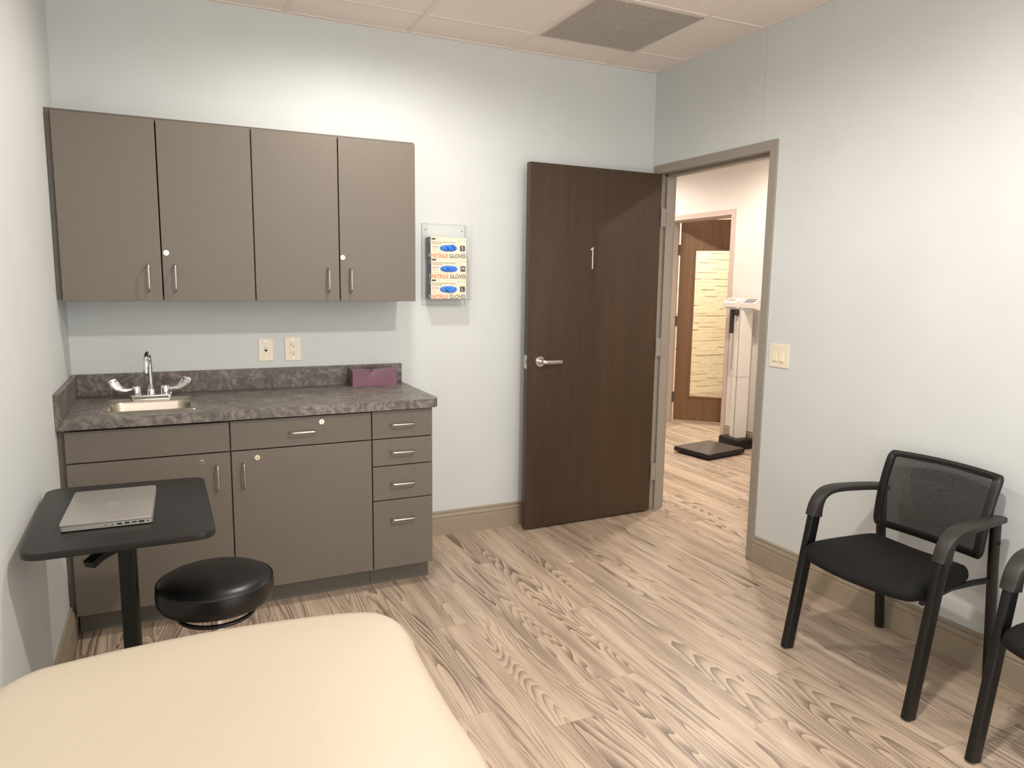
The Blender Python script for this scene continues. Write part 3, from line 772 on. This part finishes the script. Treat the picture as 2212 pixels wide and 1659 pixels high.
def glove_box(letter, size_word, z0, dx, seed, label):
    x0, x1, yf, h = 1.6955 + dx, 1.8990 + dx, -.1005, .1088
    w = x1 - x0
    t = empty('glove_box', ((x0 + x1) / 2, -.055, z0), label, 'glove box', 'glove boxes in the wall rack')
    m = MB(); m.mat('paper'); m.box((x0 + .0006, yf, z0), (x1, -.018, z0 + h), .0006, 1)
    m.build('carton', None, t)
    m = MB(); m.box((x0 - .0002, yf + .0022, z0 + .0004), (x0 + .0006, -.0185, z0 + h - .0004)); m.build('side_label', 'navy', t)
    for a, b in (((x0 - .0005, yf + .012, z0 + .006), (x0 - .0001, yf + .03, z0 + .022)), ((x0 - .0005, yf + .01, z0 + .075), (x0 - .0001, yf + .016, z0 + .1))):
        m = MB(); m.box(a, b); m.build('side_print', 'paper', t)
    yt = yf - .0002
    X = lambda f_: x0 + w * f_
    Z = lambda f_: z0 + h * (1 - f_)
    text_mesh('wording', 'NITRILE', .0205, wallmtx(X(.025), yt, z0 + .002), 'orange', t, width=w * .455, bold=.012)
    text_mesh('wording', 'GLOVES', .0205, wallmtx(X(.525), yt, z0 + .002), 'ink', t, width=w * .455, bold=.012)
    text_mesh('wording', 'Nitrile Examination Gloves', .0075, wallmtx(X(.03), yt, Z(.27)), 'ink', t, width=w * .67)
    text_mesh('wording', 'POWDER FREE', .0045, wallmtx(X(.03), yt, Z(.345)), 'ink', t, width=w * .27, bold=.012)
    text_mesh('wording', 'Soft Max', .0082, wallmtx(X(.035), yt, Z(.50)), 'ink', t, width=w * .19, shear=.3)
    bars = [(X(f0), Z(fz), X(f1), Z(fz) + .0012) for fz, f0, f1 in ((.57, .035, .2), (.63, .035, .16), (.72, .03, .16), (.72, .19, .29), (.72, .31, .38), (.72, .40, .48), (.11, .17, .25))]
    bars += [(X(.785), Z(.84), X(.785) + .0005, Z(.05)), (X(.89), Z(.76), X(.97), Z(.76) + .003)] + [(X(f0), Z(.17), X(f0) + .005, Z(.17) + .005) for f0 in (.76, .86, .94)]
    for a0, b0, a1, b1 in bars:
        m = MB(); m.box((a0, yt - .0001, b0), (a1, yt + .0001, b1)); m.build('fine_print', 'inklight', t)
    MT = Matrix(((1, 0, 0, 0), (0, 0, -1, 0), (0, 1, 0, 0), (0, 0, 0, 1)))
    m = MB(); m.prism(rrect(X(.025), Z(.135), X(.14), Z(.055), .002, 3), -(yt - .0001) - .0002, -(yt - .0001), mtx=MT); m.build('maker_badge', 'ink', t)
    m = MB(); m.prism(rrect(X(.825), Z(.655), X(.965), Z(.385), .003, 4), -(yt) - .0002, -(yt - .0002), mtx=MT); m.build('size_badge', 'navy', t)
    text_mesh('size_letter', letter, .0185, wallmtx(X(.895), yt - .0004, Z(.595)), 'paper', t, bold=.012, align='CENTER')
    # opening full of blue gloves
    rnd = random.Random(seed); cx, cz = X(.495), Z(.53); a_, b__ = w * .24, h * .155
    m = MB(); NU, NV = 34, 12; vs_ = []
    ph = [rnd.uniform(0, 6.28) for _ in range(6)]
    for j in range(NV + 1):
        rr_ = j / NV; row = []
        for i in range(NU):
            th = 2 * math.pi * i / NU
            ex = abs(math.cos(th)) ** .8 * math.copysign(1, math.cos(th)); ez = abs(math.sin(th)) ** .75 * math.copysign(1, math.sin(th))
            x = cx + a_ * ex * rr_; z = cz + b__ * ez * rr_
            u, v_ = (x - cx) * 160, (z - cz) * 160
            hh = (1 - rr_ ** 3) * (.007 + .0028 * math.sin(u * 1.3 + v_ * 1.6 + ph[0]) + .002 * math.sin(u * 2.2 - v_ * 2.0 + ph[1]) + .0012 * math.sin(u * 3.7 + v_ * 3.1 + ph[2]))
            if letter == 'S': 
                k_ = math.exp(-(((x - cx) - .022) / .014) ** 2 - (((z - cz) - .006) / .012) ** 2); hh += .012 * k_ * (1 - rr_ ** 4); z += .010 * k_; 
            if letter == 'L':
                k_ = math.exp(-(((x - cx) - .012) / .014) ** 2 - (((z - cz) + .008) / .01) ** 2); hh += .006 * k_; z -= .004 * k_
            row.append(m.bm.verts.new((x, yf - .0004 - max(hh, 0), z)))
        vs_.append(row)
    for j in range(NV):
        for i in range(NU):
            try: m.bm.faces.new((vs_[j][i], vs_[j][(i + 1) % NU], vs_[j + 1][(i + 1) % NU], vs_[j + 1][i]))
            except ValueError: pass
    bmesh.ops.remove_doubles(m.bm, verts=m.bm.verts, dist=1e-5)
    m.build('glove_bundle', 'glove', t, smooth=60)
glove_box('S', 'small', 1.5835, -.0015, 3, 'topmost glove box in the rack, marked S, with a blue glove sticking out')
glove_box('M', 'medium', 1.4740, .0015, 8, 'middle glove box in the rack, marked M, with blue gloves')
glove_box('L', 'large', 1.3645, -.0005, 5, 'lowest glove box in the rack, marked L, with blue gloves')

# ------------------------------------------------------------ laptop table and laptop
TT = .750
lt = empty('laptop_table', (.262, -1.38, 0), 'black height-adjustable column table by the left wall carrying the laptop', 'side table')
m = MB(); tp = []
for cx, cy, a0, r in ((.505 - .05, -1.705 + .05, -90, .05), (.500 - .045, -1.062 - .045, 0, .045), (.018 + .045, -1.045 - .045, 90, .045), (.030 + .05, -1.705 + .05, 180, .05)):
    for k in range(9):
        a = math.radians(a0 + 90 * k / 8); tp.append((cx + r * math.cos(a), cy + r * math.sin(a)))
m.prism(tp, TT - .019, TT, .0015, 2, bottom=True); m.build('tabletop', 'desktop', lt)
m = MB(); m.prism(rrect(.237, -1.415, .287, -1.345, .008), .03, TT - .02); m.build('column', 'blackmetal', lt)
m = MB(); m.prism(rrect(.20, -1.52, .325, -1.24, .01), TT - .035, TT - .0195); m.build('mounting_plate', 'blackmetal', lt)
m = MB()
lp = catmull([(.268, -1.405, TT - .102), (.232, -1.432, TT - .105), (.198, -1.462, TT - .111), (.168, -1.492, TT - .126)], 5)
m.sweep(lp, lambda i: [(a * .018, b * .010 + (.004 if abs(a) > .9 else 0)) for a, b in ((-1, -1), (1, -1), (1, 1), (-1, 1))]); m.build('height_lever', 'black', lt)
m = MB(); m.prism(rrect(.232, -1.70, .276, -1.08, .015), .045, .075, .004, 2); m.prism(rrect(.05, -1.115, .44, -1.065, .02), .045, .07, .004, 2); m.prism(rrect(.05, -1.735, .44, -1.685, .02), .045, .07, .004, 2); m.build('base', 'blackmetal', lt)
for cx, cy in ((.075, -1.09), (.415, -1.09), (.075, -1.71), (.415, -1.71)):
    m = MB(); m.cyl((cx - .011, cy, .022), (cx + .011, cy, .022), .022, 20); m.cyl((cx, cy, .03), (cx, cy, .05), .008, 12); m.build('caster', 'black', lt)

lap = empty('laptop', (.228, -1.385, TT), 'closed silver laptop lying on the black side table', 'laptop')
LP = Matrix.Translation((.2285, -1.380, TT)) @ Matrix.Rotation(math.radians(-1.2), 4, 'Z')
m = MB(); m.prism(rrect(-.1165, -.174, .1165, .174, .010), .0035, .0165, 0, 1, LP)
m.prism(rrect(-.108, -.166, .108, .166, .01), .0012, .0035, 0, 1, LP); m.build('base', 'alu', lap)
m = MB(); m.prism(rrect(-.1145, -.172, .1145, .172, .008), .0165, .0182, 0, 1, LP); m.build('lid_gap', 'dark', lap)
m = MB(); m.prism(rrect(-.1170, -.1745, .1155, .1745, .007), .0182, .0228, .0012, 2, LP); lid = m.build('lid', 'alu', lap)
m = MB()
for x0, x1, z0, z1 in ((-.008, .002, .0085, .0098), (.012, .0155, .0075, .0105), (.026, .038, .0075, .0125), (.045, .057, .0078, .0128), (.063, .076, .009, .0128), (.081, .095, .0078, .0132), (.103, .107, .009, .0125)):
    m.box((x0, -.1745, z0), (x1, -.1738, z1), 0, 1, LP)
m.build('ports', 'dark', lap)
m = MB()   # round mark with slanted strokes on the lid
def zt(o_): return .0229
R_ = .0165
def strip(pts_, wd_):
    P_ = [LP @ Vector((x, y, .0230)) for x, y in pts_]
    m.sweep(P_, lambda i: [(wd_, -.0001), (-wd_, -.0001), (-wd_, .0001), (wd_, .0001)])
strip([(R_ * math.cos(a), R_ * math.sin(a)) for a in [math.radians(20 + 9 * k) for k in range(16)]], .0011)
strip([(R_ * math.cos(a), R_ * math.sin(a)) for a in [math.radians(200 + 9 * k) for k in range(16)]], .0011)
strip([(-.003, -.014), (.001, -.002), (.004, .006)], .0011)
strip([(-.002, -.002), (-.007, -.0005), (-.0095, -.008)], .001)
strip([(.003, .014), (-.001, .002), (-.004, -.006)], .0011)
strip([(.002, .002), (.008, .001), (.0095, .008), (.004, .0085)], .001)
m.build('lid_emblem', 'logo', lid)

# ------------------------------------------------------------ stool
SX, SY = .5075, -1.455
so = empty('stool', (SX, SY, 0), 'round black vinyl swivel stool in front of the base cabinets', 'stool')
mt = Matrix.Translation((SX, SY, 0))
m = MB(); rs = .176
prof = [(0, .538), (.06, .5375), (.11, .535), (.14, .531), (.158, .524), (.168, .5155), (.1715, .512), (.1725, .5125), (.1738, .510), (.1742, .507), (.1758, .497), (rs, .480), (.1745, .462), (.170, .450), (.160, .443), (.150, .4405), (0, .4405)]
m.lathe(prof, 72, mt); m.build('seat', 'vinyl', so, smooth=60)
m = MB(); m.lathe([(.1718, .5125), (.1733, .5145), (.1748, .5120), (.1738, .5095), (.1718, .5125)], 72, mt); m.build('seam_piping', 'vinyl', so)
m = MB(); m.prism([(SX + x, SY + y) for x, y in rrect(-.06, -.06, .06, .06, .01)], .432, .4402); m.cyl((SX, SY, .405), (SX, SY, .433), .028, 20); m.build('mounting_plate', 'black', so)
m = MB(); tor = [(SX + .112 * math.cos(a), SY - .01 + .112 * math.sin(a), .408) for a in [2 * math.pi * k / 48 for k in range(49)]]
m.tube(tor, .0068, 10); m.tube([(SX + .03, SY + .0, .412), (SX + .108, SY - .02, .409)], .0095, 8); m.tube([(SX - .03, SY, .412), (SX - .108, SY - .02, .409)], .0095, 8); m.build('release_ring', 'blackmetal', so)
m = MB(); m.cyl((SX, SY, .10), (SX, SY, .41), .0195, 28); m.cyl((SX, SY, .08), (SX, SY, .24), .026, 28); m.build('gas_post', 'chrome', so)
for k in range(5):
    a = 2 * math.pi * k / 5; ca, sa = math.cos(a), math.sin(a)
    m = MB(); m.sweep([(SX + ca * .02, SY + sa * .02, .10), (SX + ca * .14, SY + sa * .14, .085), (SX + ca * .245, SY + sa * .245, .062)], lambda i: [(-.016 + .003 * i, -.011), (.016 - .003 * i, -.011), (.016 - .003 * i, .011), (-.016 + .003 * i, .011)]); lg = m.build('leg', 'chrome', so)
    m = MB(); px, py = SX + ca * .235, SY + sa * .235
    m.cyl((px - sa * .013, py + ca * .013, .025), (px + sa * .013, py - ca * .013, .025), .025, 20); m.cyl((px, py, .03), (px, py, .06), .007, 10); m.build('caster', 'black', lg)

# ------------------------------------------------------------ exam table
ex = empty('exam_table', (.46, -3.2, 0), 'cream vinyl padded exam table in the foreground', 'exam table')
TZ = .760
side = [(.8305, -2.895), (.834, -2.858), (.8335, -2.80), (.8325, -2.739), (.834, -2.676), (.837, -2.59), (.842, -2.502), (.8475, -2.45), (.8435, -2.38), (.8185, -2.324), (.773, -2.296), (.694, -2.277), (.56, -2.262), (.437, -2.2585), (.30, -2.266), (.181, -2.283), (.138, -2.297), (.100, -2.332), (.078, -2.375), (.070, -2.45), (.073, -2.60), (.080, -2.75), (.084, -2.9), (.084, -3.15), (.084, -3.6), (.10, -4.0), (.14, -4.08), (.45, -4.1), (.77, -4.08), (.81, -4.0), (.817, -3.6), (.82, -3.2), (.826, -2.98)]
oc = catmull([(x, y, 0) for x, y in side], 4, closed=True)
cen = Vector((.455, -3.18, 0))
m = MB(); nv = len(oc); loops = []
def inset(pts_, d_):
    out = []; n = len(pts_)
    for i in range(n):
        t = (pts_[(i + 1) % n] - pts_[i - 1]).normalized(); nn = Vector((-t.y, t.x, 0))
        out.append(pts_[i] + nn * d_)
    return out
area = sum(oc[i].x * oc[(i + 1) % nv].y - oc[(i + 1) % nv].x * oc[i].y for i in range(nv)); sg = 1 if area > 0 else -1
for dd_, z in ((.03, .595), (.012, .599), (.003, .610), (0, .628), (0, .688), (.003, .705), (.011, .719), (.025, .7275), (.045, .7305)):
    loops.append([(p.x, p.y, z) for p in inset(oc, sg * dd_)])
base_in = inset(oc, sg * .045)
for k in range(1, 9):
    t = k / 9; loops.append([((p.x - cen.x) * (1 - t) + cen.x, (p.y - cen.y) * (1 - t) + cen.y, .7305 + .004 * math.sin(t * math.pi / 2)) for p in base_in])
vs = ring_loops(m, loops)
cv_ = m.bm.verts.new((cen.x, cen.y, .7345))
for i in range(nv): m.bm.faces.new((vs[-1][i], vs[-1][(i + 1) % nv], cv_))
m.bm.faces.new(list(reversed(vs[0])))
m.build('cushion', 'cream', ex, smooth=60)
m = MB(); m.prism(rrect(.16, -4.0, .75, -2.42, .02), .545, .594); m.build('top_frame', 'putty', ex)
m = MB(); m.prism(rrect(.20, -3.9, .71, -2.75, .015), .05, .545); bdy = m.build('cabinet', 'putty', ex)
for z0 in (.09, .24, .39):
    m = MB(); m.box((.711, -3.75, z0), (.724, -2.85, z0 + .14), .003, 2); dw = m.build('drawer', 'putty', bdy)
m = MB(); m.prism(rrect(.24, -3.85, .67, -2.8, .01), .0, .05); m.build('plinth', 'kick', ex)

# ------------------------------------------------------------ guest chairs
def oval(w, h, n=12, sq=.6):
    return [(abs(math.cos(a)) ** sq * math.copysign(w / 2, math.cos(a)), abs(math.sin(a)) ** sq * math.copysign(h / 2, math.sin(a))) for a in [2 * math.pi * (k + .5) / n for k in range(n)]]
def make_chair(label):
    ox, oy = 2.88, -2.068
    t = empty('guest_chair', (ox, oy, 0), label, 'chair', 'guest chairs along the right wall')
    yl, yr = -1.812, -2.352           # centre planes of the two side frames
    rear = {yl: -1.822, yr: -2.292}
    for sy, s in ((yl, 1), (yr, -1)):
        ry = sy
        # front leg, slanting back as it rises
        m = MB(); m.sweep([(2.628, sy, 0.004), (2.668, sy, .22), (2.708, sy, .44), (2.731, sy, .565)], lambda i: oval(.030, .050, 16, .4), up=Vector((-1, 0, .2)))
        m.build('front_leg', 'blackmetal', t)
        m = MB(); yb_ = -1.838 if s > 0 else -2.303
        m.sweep([(3.140, yb_ , 0.012), (3.118, yb_, .25), (3.098, yb_, .45), (3.088, yb_, .615)], lambda i: oval(.028, .040), up=Vector((-1, 0, .05)))
        rl_ = m.build('rear_leg', 'blackmetal', t)
        m = MB(); m.cyl((3.1405, yb_, 0), (3.139, yb_, .02), .017, 14); m.build('foot_cap', 'black', rl_)
        # arm pad, bending down over the top of the front leg
        path = catmull([(2.7265, sy, .545), (2.734, sy, .585), (2.753, sy, .620), (2.785, sy, .640), (2.84, sy, .647), (2.93, sy + (yb_ - sy) * .25, .645), (3.02, sy + (yb_ - sy) * .6, .640), (3.100, yb_, .632)], 5)
        n_p = len(path)
        def ap(i, n_p=n_p):
            tt = i / (n_p - 1); w_ = .048 + .010 * math.sin(min(1, tt / .5) * math.pi / 2); h_ = .026 if tt > .3 else .060 - .034 * (tt / .3)
            return oval(w_, h_, 14, .5)
        m = MB(); m.sweep(path, ap, up=Vector((0, 0, 1)) if False else Vector((-.3, 0, 1))); m.build('arm_pad', 'blacksoft', t)
        # side rail under the seat
        m = MB(); m.sweep([(2.715, sy - s * .05, .382), (2.92, (sy + yb_) / 2 - s * .06, .386), (3.03, yb_ - s * .02, .394), (3.102, yb_, .400)], lambda i: oval(.018, .020)); m.build('side_rail', 'blackmetal', t)
    m = MB()
    for x, z in ((2.715, .380), (2.99, .386)):
        m.sweep([(x, yl - .04, z), (x, (yl + yr) / 2, z), (x, yr + .10, z)], lambda i: oval(.03, .022))
    m.build('seat_frame', 'blackmetal', t)
    # seat cushion: bowed front edge, waterfall, rounded rim
    def seat_outline():
        P0 = [(2.595, -2.07), (2.602, -1.97), (2.622, -1.885), (2.66, -1.842), (2.76, -1.838), (2.88, -1.846), (2.985, -1.858), (3.02, -1.88), (3.028, -1.95), (3.03, -2.07), (3.028, -2.19), (3.02, -2.26), (2.985, -2.282), (2.88, -2.302), (2.76, -2.318), (2.66, -2.314), (2.622, -2.268), (2.602, -2.17)]
        return catmull([(x, y, 0) for x, y in P0], 4, closed=True)
    so_ = seat_outline(); n = len(so_); c_ = Vector((2.82, -2.075, 0))
    ar = sum(so_[i].x * so_[(i + 1) % n].y - so_[(i + 1) % n].x * so_[i].y for i in range(n)); sg_ = 1 if ar > 0 else -1
    def zt_(x, y): # dips in the middle, falls at the front
        return .462 - .028 * max(0, (2.72 - x) / .13) ** 1.6 - .010 * math.exp(-((y + 2.07) / .16) ** 2)
    m = MB(); lps = []
    def low(x): return .395 - .0 * max(0, (2.72 - x) / .13)
    for d_, f_ in ((.03, 0), (.010, .02), (.001, .2), (0, .45), (.004, .7), (.014, .9), (.03, .98)):
        q_ = inset(so_, sg_ * d_); lps.append([(p.x, p.y, low(p.x) + (zt_(p.x, p.y) - low(p.x)) * f_) for p in q_])
    bi = inset(so_, sg_ * .045)
    for k in range(0, 7):
        tt = k / 7; lps.append([(lambda X_, Y_: (X_, Y_, zt_(X_, Y_)))((p.x - c_.x) * (1 - tt) + c_.x, (p.y - c_.y) * (1 - tt) + c_.y) for p in bi])
    vs = ring_loops(m, lps); cc = m.bm.verts.new((c_.x, c_.y, zt_(c_.x, c_.y)))
    for i in range(n): m.bm.faces.new((vs[-1][i], vs[-1][(i + 1) % n], cc))
    m.bm.faces.new(list(reversed(vs[0]))); m.build('seat', 'fabric', t, smooth=60)
    # back: trapezoid frame with rounded corners, bowed and leaning back, mesh inside
    ZB, ZT = .487, .790
    def bx(y, z):
        tt = (z - ZB) / (ZT - ZB); u = (y + 2.078) / .24
        return 3.025 + .012 * tt + .062 * tt * tt - .022 * u * u + .02
    def hw(z): tt = (z - ZB) / (ZT - ZB); return .222 + .012 * tt - .006 * tt * tt
    def bpt(u, v): # u -1..1, v 0..1
        z = ZB + (ZT - ZB) * v + .006 * (1 - u * u) * (1 if v > .5 else -.3); y = -2.078 + hw(ZB + (ZT - ZB) * v) * u
        return Vector((bx(y, z), y, z))
    loop = []
    rc_ = .07; rcz = .10
    def edge(n_, fu): 
        for k in range(n_): loop.append(fu(k / n_))
    edge(12, lambda s_: bpt(-1 + rc_ + (2 - 2 * rc_) * s_, 0)); edge(4, lambda s_: bpt(1 - rc_ + rc_ * math.sin(s_ * math.pi / 2), rcz * (1 - math.cos(s_ * math.pi / 2))))
    edge(12, lambda s_: bpt(1, rcz + (1 - 2 * rcz) * s_)); edge(4, lambda s_: bpt(1 - rc_ * (1 - math.cos(s_ * math.pi / 2)), 1 - rcz + rcz * math.sin(s_ * math.pi / 2)))
    edge(12, lambda s_: bpt(1 - rc_ - (2 - 2 * rc_) * s_, 1)); edge(4, lambda s_: bpt(-1 + rc_ - rc_ * math.sin(s_ * math.pi / 2), 1 - rcz * (1 - math.cos(s_ * math.pi / 2))))
    edge(12, lambda s_: bpt(-1, 1 - rcz - (1 - 2 * rcz) * s_)); edge(4, lambda s_: bpt(-1 + rc_ * (1 - math.cos(s_ * math.pi / 2)), rcz - rcz * math.sin(s_ * math.pi / 2)))
    m = MB(); n = len(loop); rings = []
    ctr_ = sum(loop, Vector()) / n
    for i, p in enumerate(loop):
        tn = (loop[(i + 1) % n] - loop[i - 1]).normalized(); outw = tn.cross(Vector((1, 0, 0))).normalized()
        if outw.dot(p - ctr_) < 0: outw = -outw
        nx = outw.cross(tn).normalized(); nx = nx if nx.x > 0 else -nx
        wv = .030 if abs(tn.y) < .5 else .024
        rings.append([m.bm.verts.new(p + outw * a + nx * b) for a, b in ((0, -.006), (.003, 0), (0, .012), (-wv * .5, .014), (-wv, .008), (-wv - .001, -.001), (-wv * .9, -.009), (-wv * .3, -.010))])
    for i in range(n):
        r0, r1 = rings[i], rings[(i + 1) % n]
        for j in range(8): m.bm.faces.new((r0[j], r0[(j + 1) % 8], r1[(j + 1) % 8], r1[j]))
    m.build('back_frame', 'black', t, smooth=50)
    m = MB(); NU, NV = 20, 14
    g_ = [[m.bm.verts.new(bpt(-.90 + 1.8 * i / NU, .06 + .88 * j / NV) + Vector((-.001, 0, 0))) for i in range(NU + 1)] for j in range(NV + 1)]
    for j in range(NV):
        for i in range(NU): m.bm.faces.new((g_[j][i], g_[j][i + 1], g_[j + 1][i + 1], g_[j + 1][i]))
    m.build('back_mesh', 'mesh', t)
    for s_, yb_ in ((1, -1.838), (-1, -2.303)):       # screws that hold the back to the rear legs
        m = MB(); m.cyl((3.094, yb_ - s_ * .006, .545), (3.094, yb_ + s_ * .018, .545), .006, 12); m.build('screw', 'black', t)
    return t
def copy_tree(o, par=None):
    c = o.copy(); COL.objects.link(c)
    if par is not None: c.parent = par
    for ch in list(o.children): copy_tree(ch, c)
    return c
ch1 = make_chair('black mesh-back guest chair standing fully in view against the right wall')
ch2 = copy_tree(ch1); ch2.location = (2.862, -2.841, 0)
ch2['label'] = 'black guest chair cut off by the right edge of the photo, nearer the camera'

# ------------------------------------------------------------ scale in the corridor
sc_ = empty('medical_scale', (4.75, 1.05, 0), 'white column medical scale with a black platform in the corridor', 'scale')
A = Matrix.Translation((4.436, .793, 0)) @ Matrix.Rotation(math.radians(9.5), 4, 'Z')
m = MB(); m.prism(rrect(0, 0, .475, .40, .02), .018, .052, .004, 2, A); m.build('platform', 'black', sc_)
m = MB(); m.prism(rrect(.008, .008, .467, .392, .018), .052, .0545, .001, 1, A); m.build('tread', 'scale_top', sc_)
m = MB()
for x, y in ((.05, .05), (.42, .05), (.05, .35), (.42, .35)): 
    p_ = A @ Vector((x, y, 0)); m.cyl((p_.x, p_.y, 0), (p_.x, p_.y, .018), .02, 14)
m.build('feet', 'black', sc_)
m = MB(); m.prism([(4.96, 1.015), (5.13, 1.015), (5.135, 1.285), (4.965, 1.285)], 0.0, .092, .022, 3); m.build('column_foot', 'black', sc_)
m = MB(); m.prism([(5.00, 1.095), (5.10, 1.085), (5.11, 1.185), (5.01, 1.20)], .09, 1.235, .0, 1); m.build('column', 'white', sc_)
m = MB(); m.box((4.9975, 1.136, .62), (5.01, 1.139, 1.23)); m.prism([(4.9995, 1.0945), (5.1005, 1.0845), (5.1105, 1.1855), (5.0095, 1.2005)], .643, .648); m.box((4.9975, 1.136, .10), (5.01, 1.139, .63)); m.build('column_groove', 'inklight', sc_)
m = MB()
def wedge(y0, y1):   # console half: sloping top facing the user (-x), bevelled below
    pr = [(4.99, 1.262), (4.985, 1.300), (5.06, 1.342), (5.10, 1.342), (5.10, 1.262), (5.04, 1.246)]
    v = [(x, y0, z) for x, z in pr] + [(x, y1, z) for x, z in pr]; n = len(pr)
    m.add(v, [tuple(range(n)), tuple(range(2 * n - 1, n - 1, -1))] + [(i, n + i, n + (i + 1) % n, (i + 1) % n) for i in range(n)])
wedge(.962, 1.125); wedge(1.195, 1.352); m.box((5.03, 1.125, 1.262), (5.09, 1.195, 1.335))
hd_ = m.build('console', 'white', sc_, smooth=20)
def on_slope(y0, y1, s0, s1, mat, name):
    a = Vector((4.985, 0, 1.300)); b = Vector((5.06, 0, 1.342)); nn = Vector((-.042, 0, .075)).normalized() * .001; mm = MB()
    p = [a + (b - a) * s0 + nn, a + (b - a) * s1 + nn]
    v = [(p[0].x, y0, p[0].z), (p[0].x, y1, p[0].z), (p[1].x, y1, p[1].z), (p[1].x, y0, p[1].z)]
    v += [(x - nn.x, y, z - nn.z) for x, y, z in v]
    mm.add(v, [(0, 1, 2, 3), (7, 6, 5, 4), (0, 4, 5, 1), (1, 5, 6, 2), (2, 6, 7, 3), (3, 7, 4, 0)])
    return mm.build(name, mat, hd_)
on_slope(.985, 1.105, .1, .92, 'keypad', 'keypad')
for k in range(4):
    for j in range(2):
        on_slope(.995 + k * .027, 1.010 + k * .027, .2 + .38 * j, .36 + .38 * j, 'white', 'key').location.x -= .0012
on_slope(1.235, 1.325, .3, .85, 'inklight', 'display')
m = MB(); m.prism([(4.975, 1.205), (5.0, 1.205), (5.0, 1.235), (4.985, 1.245), (4.972, 1.235)], 1.03, 1.245); m.box((4.985, 1.15, 1.19), (5.0, 1.235, 1.245)); m.build('height_rod_slide', 'blacksoft', sc_)
m = MB(); m.cyl((5.0, 1.212, .70), (5.0, 1.212, 1.04), .006, 10); m.build('height_rod', 'nickel', sc_)
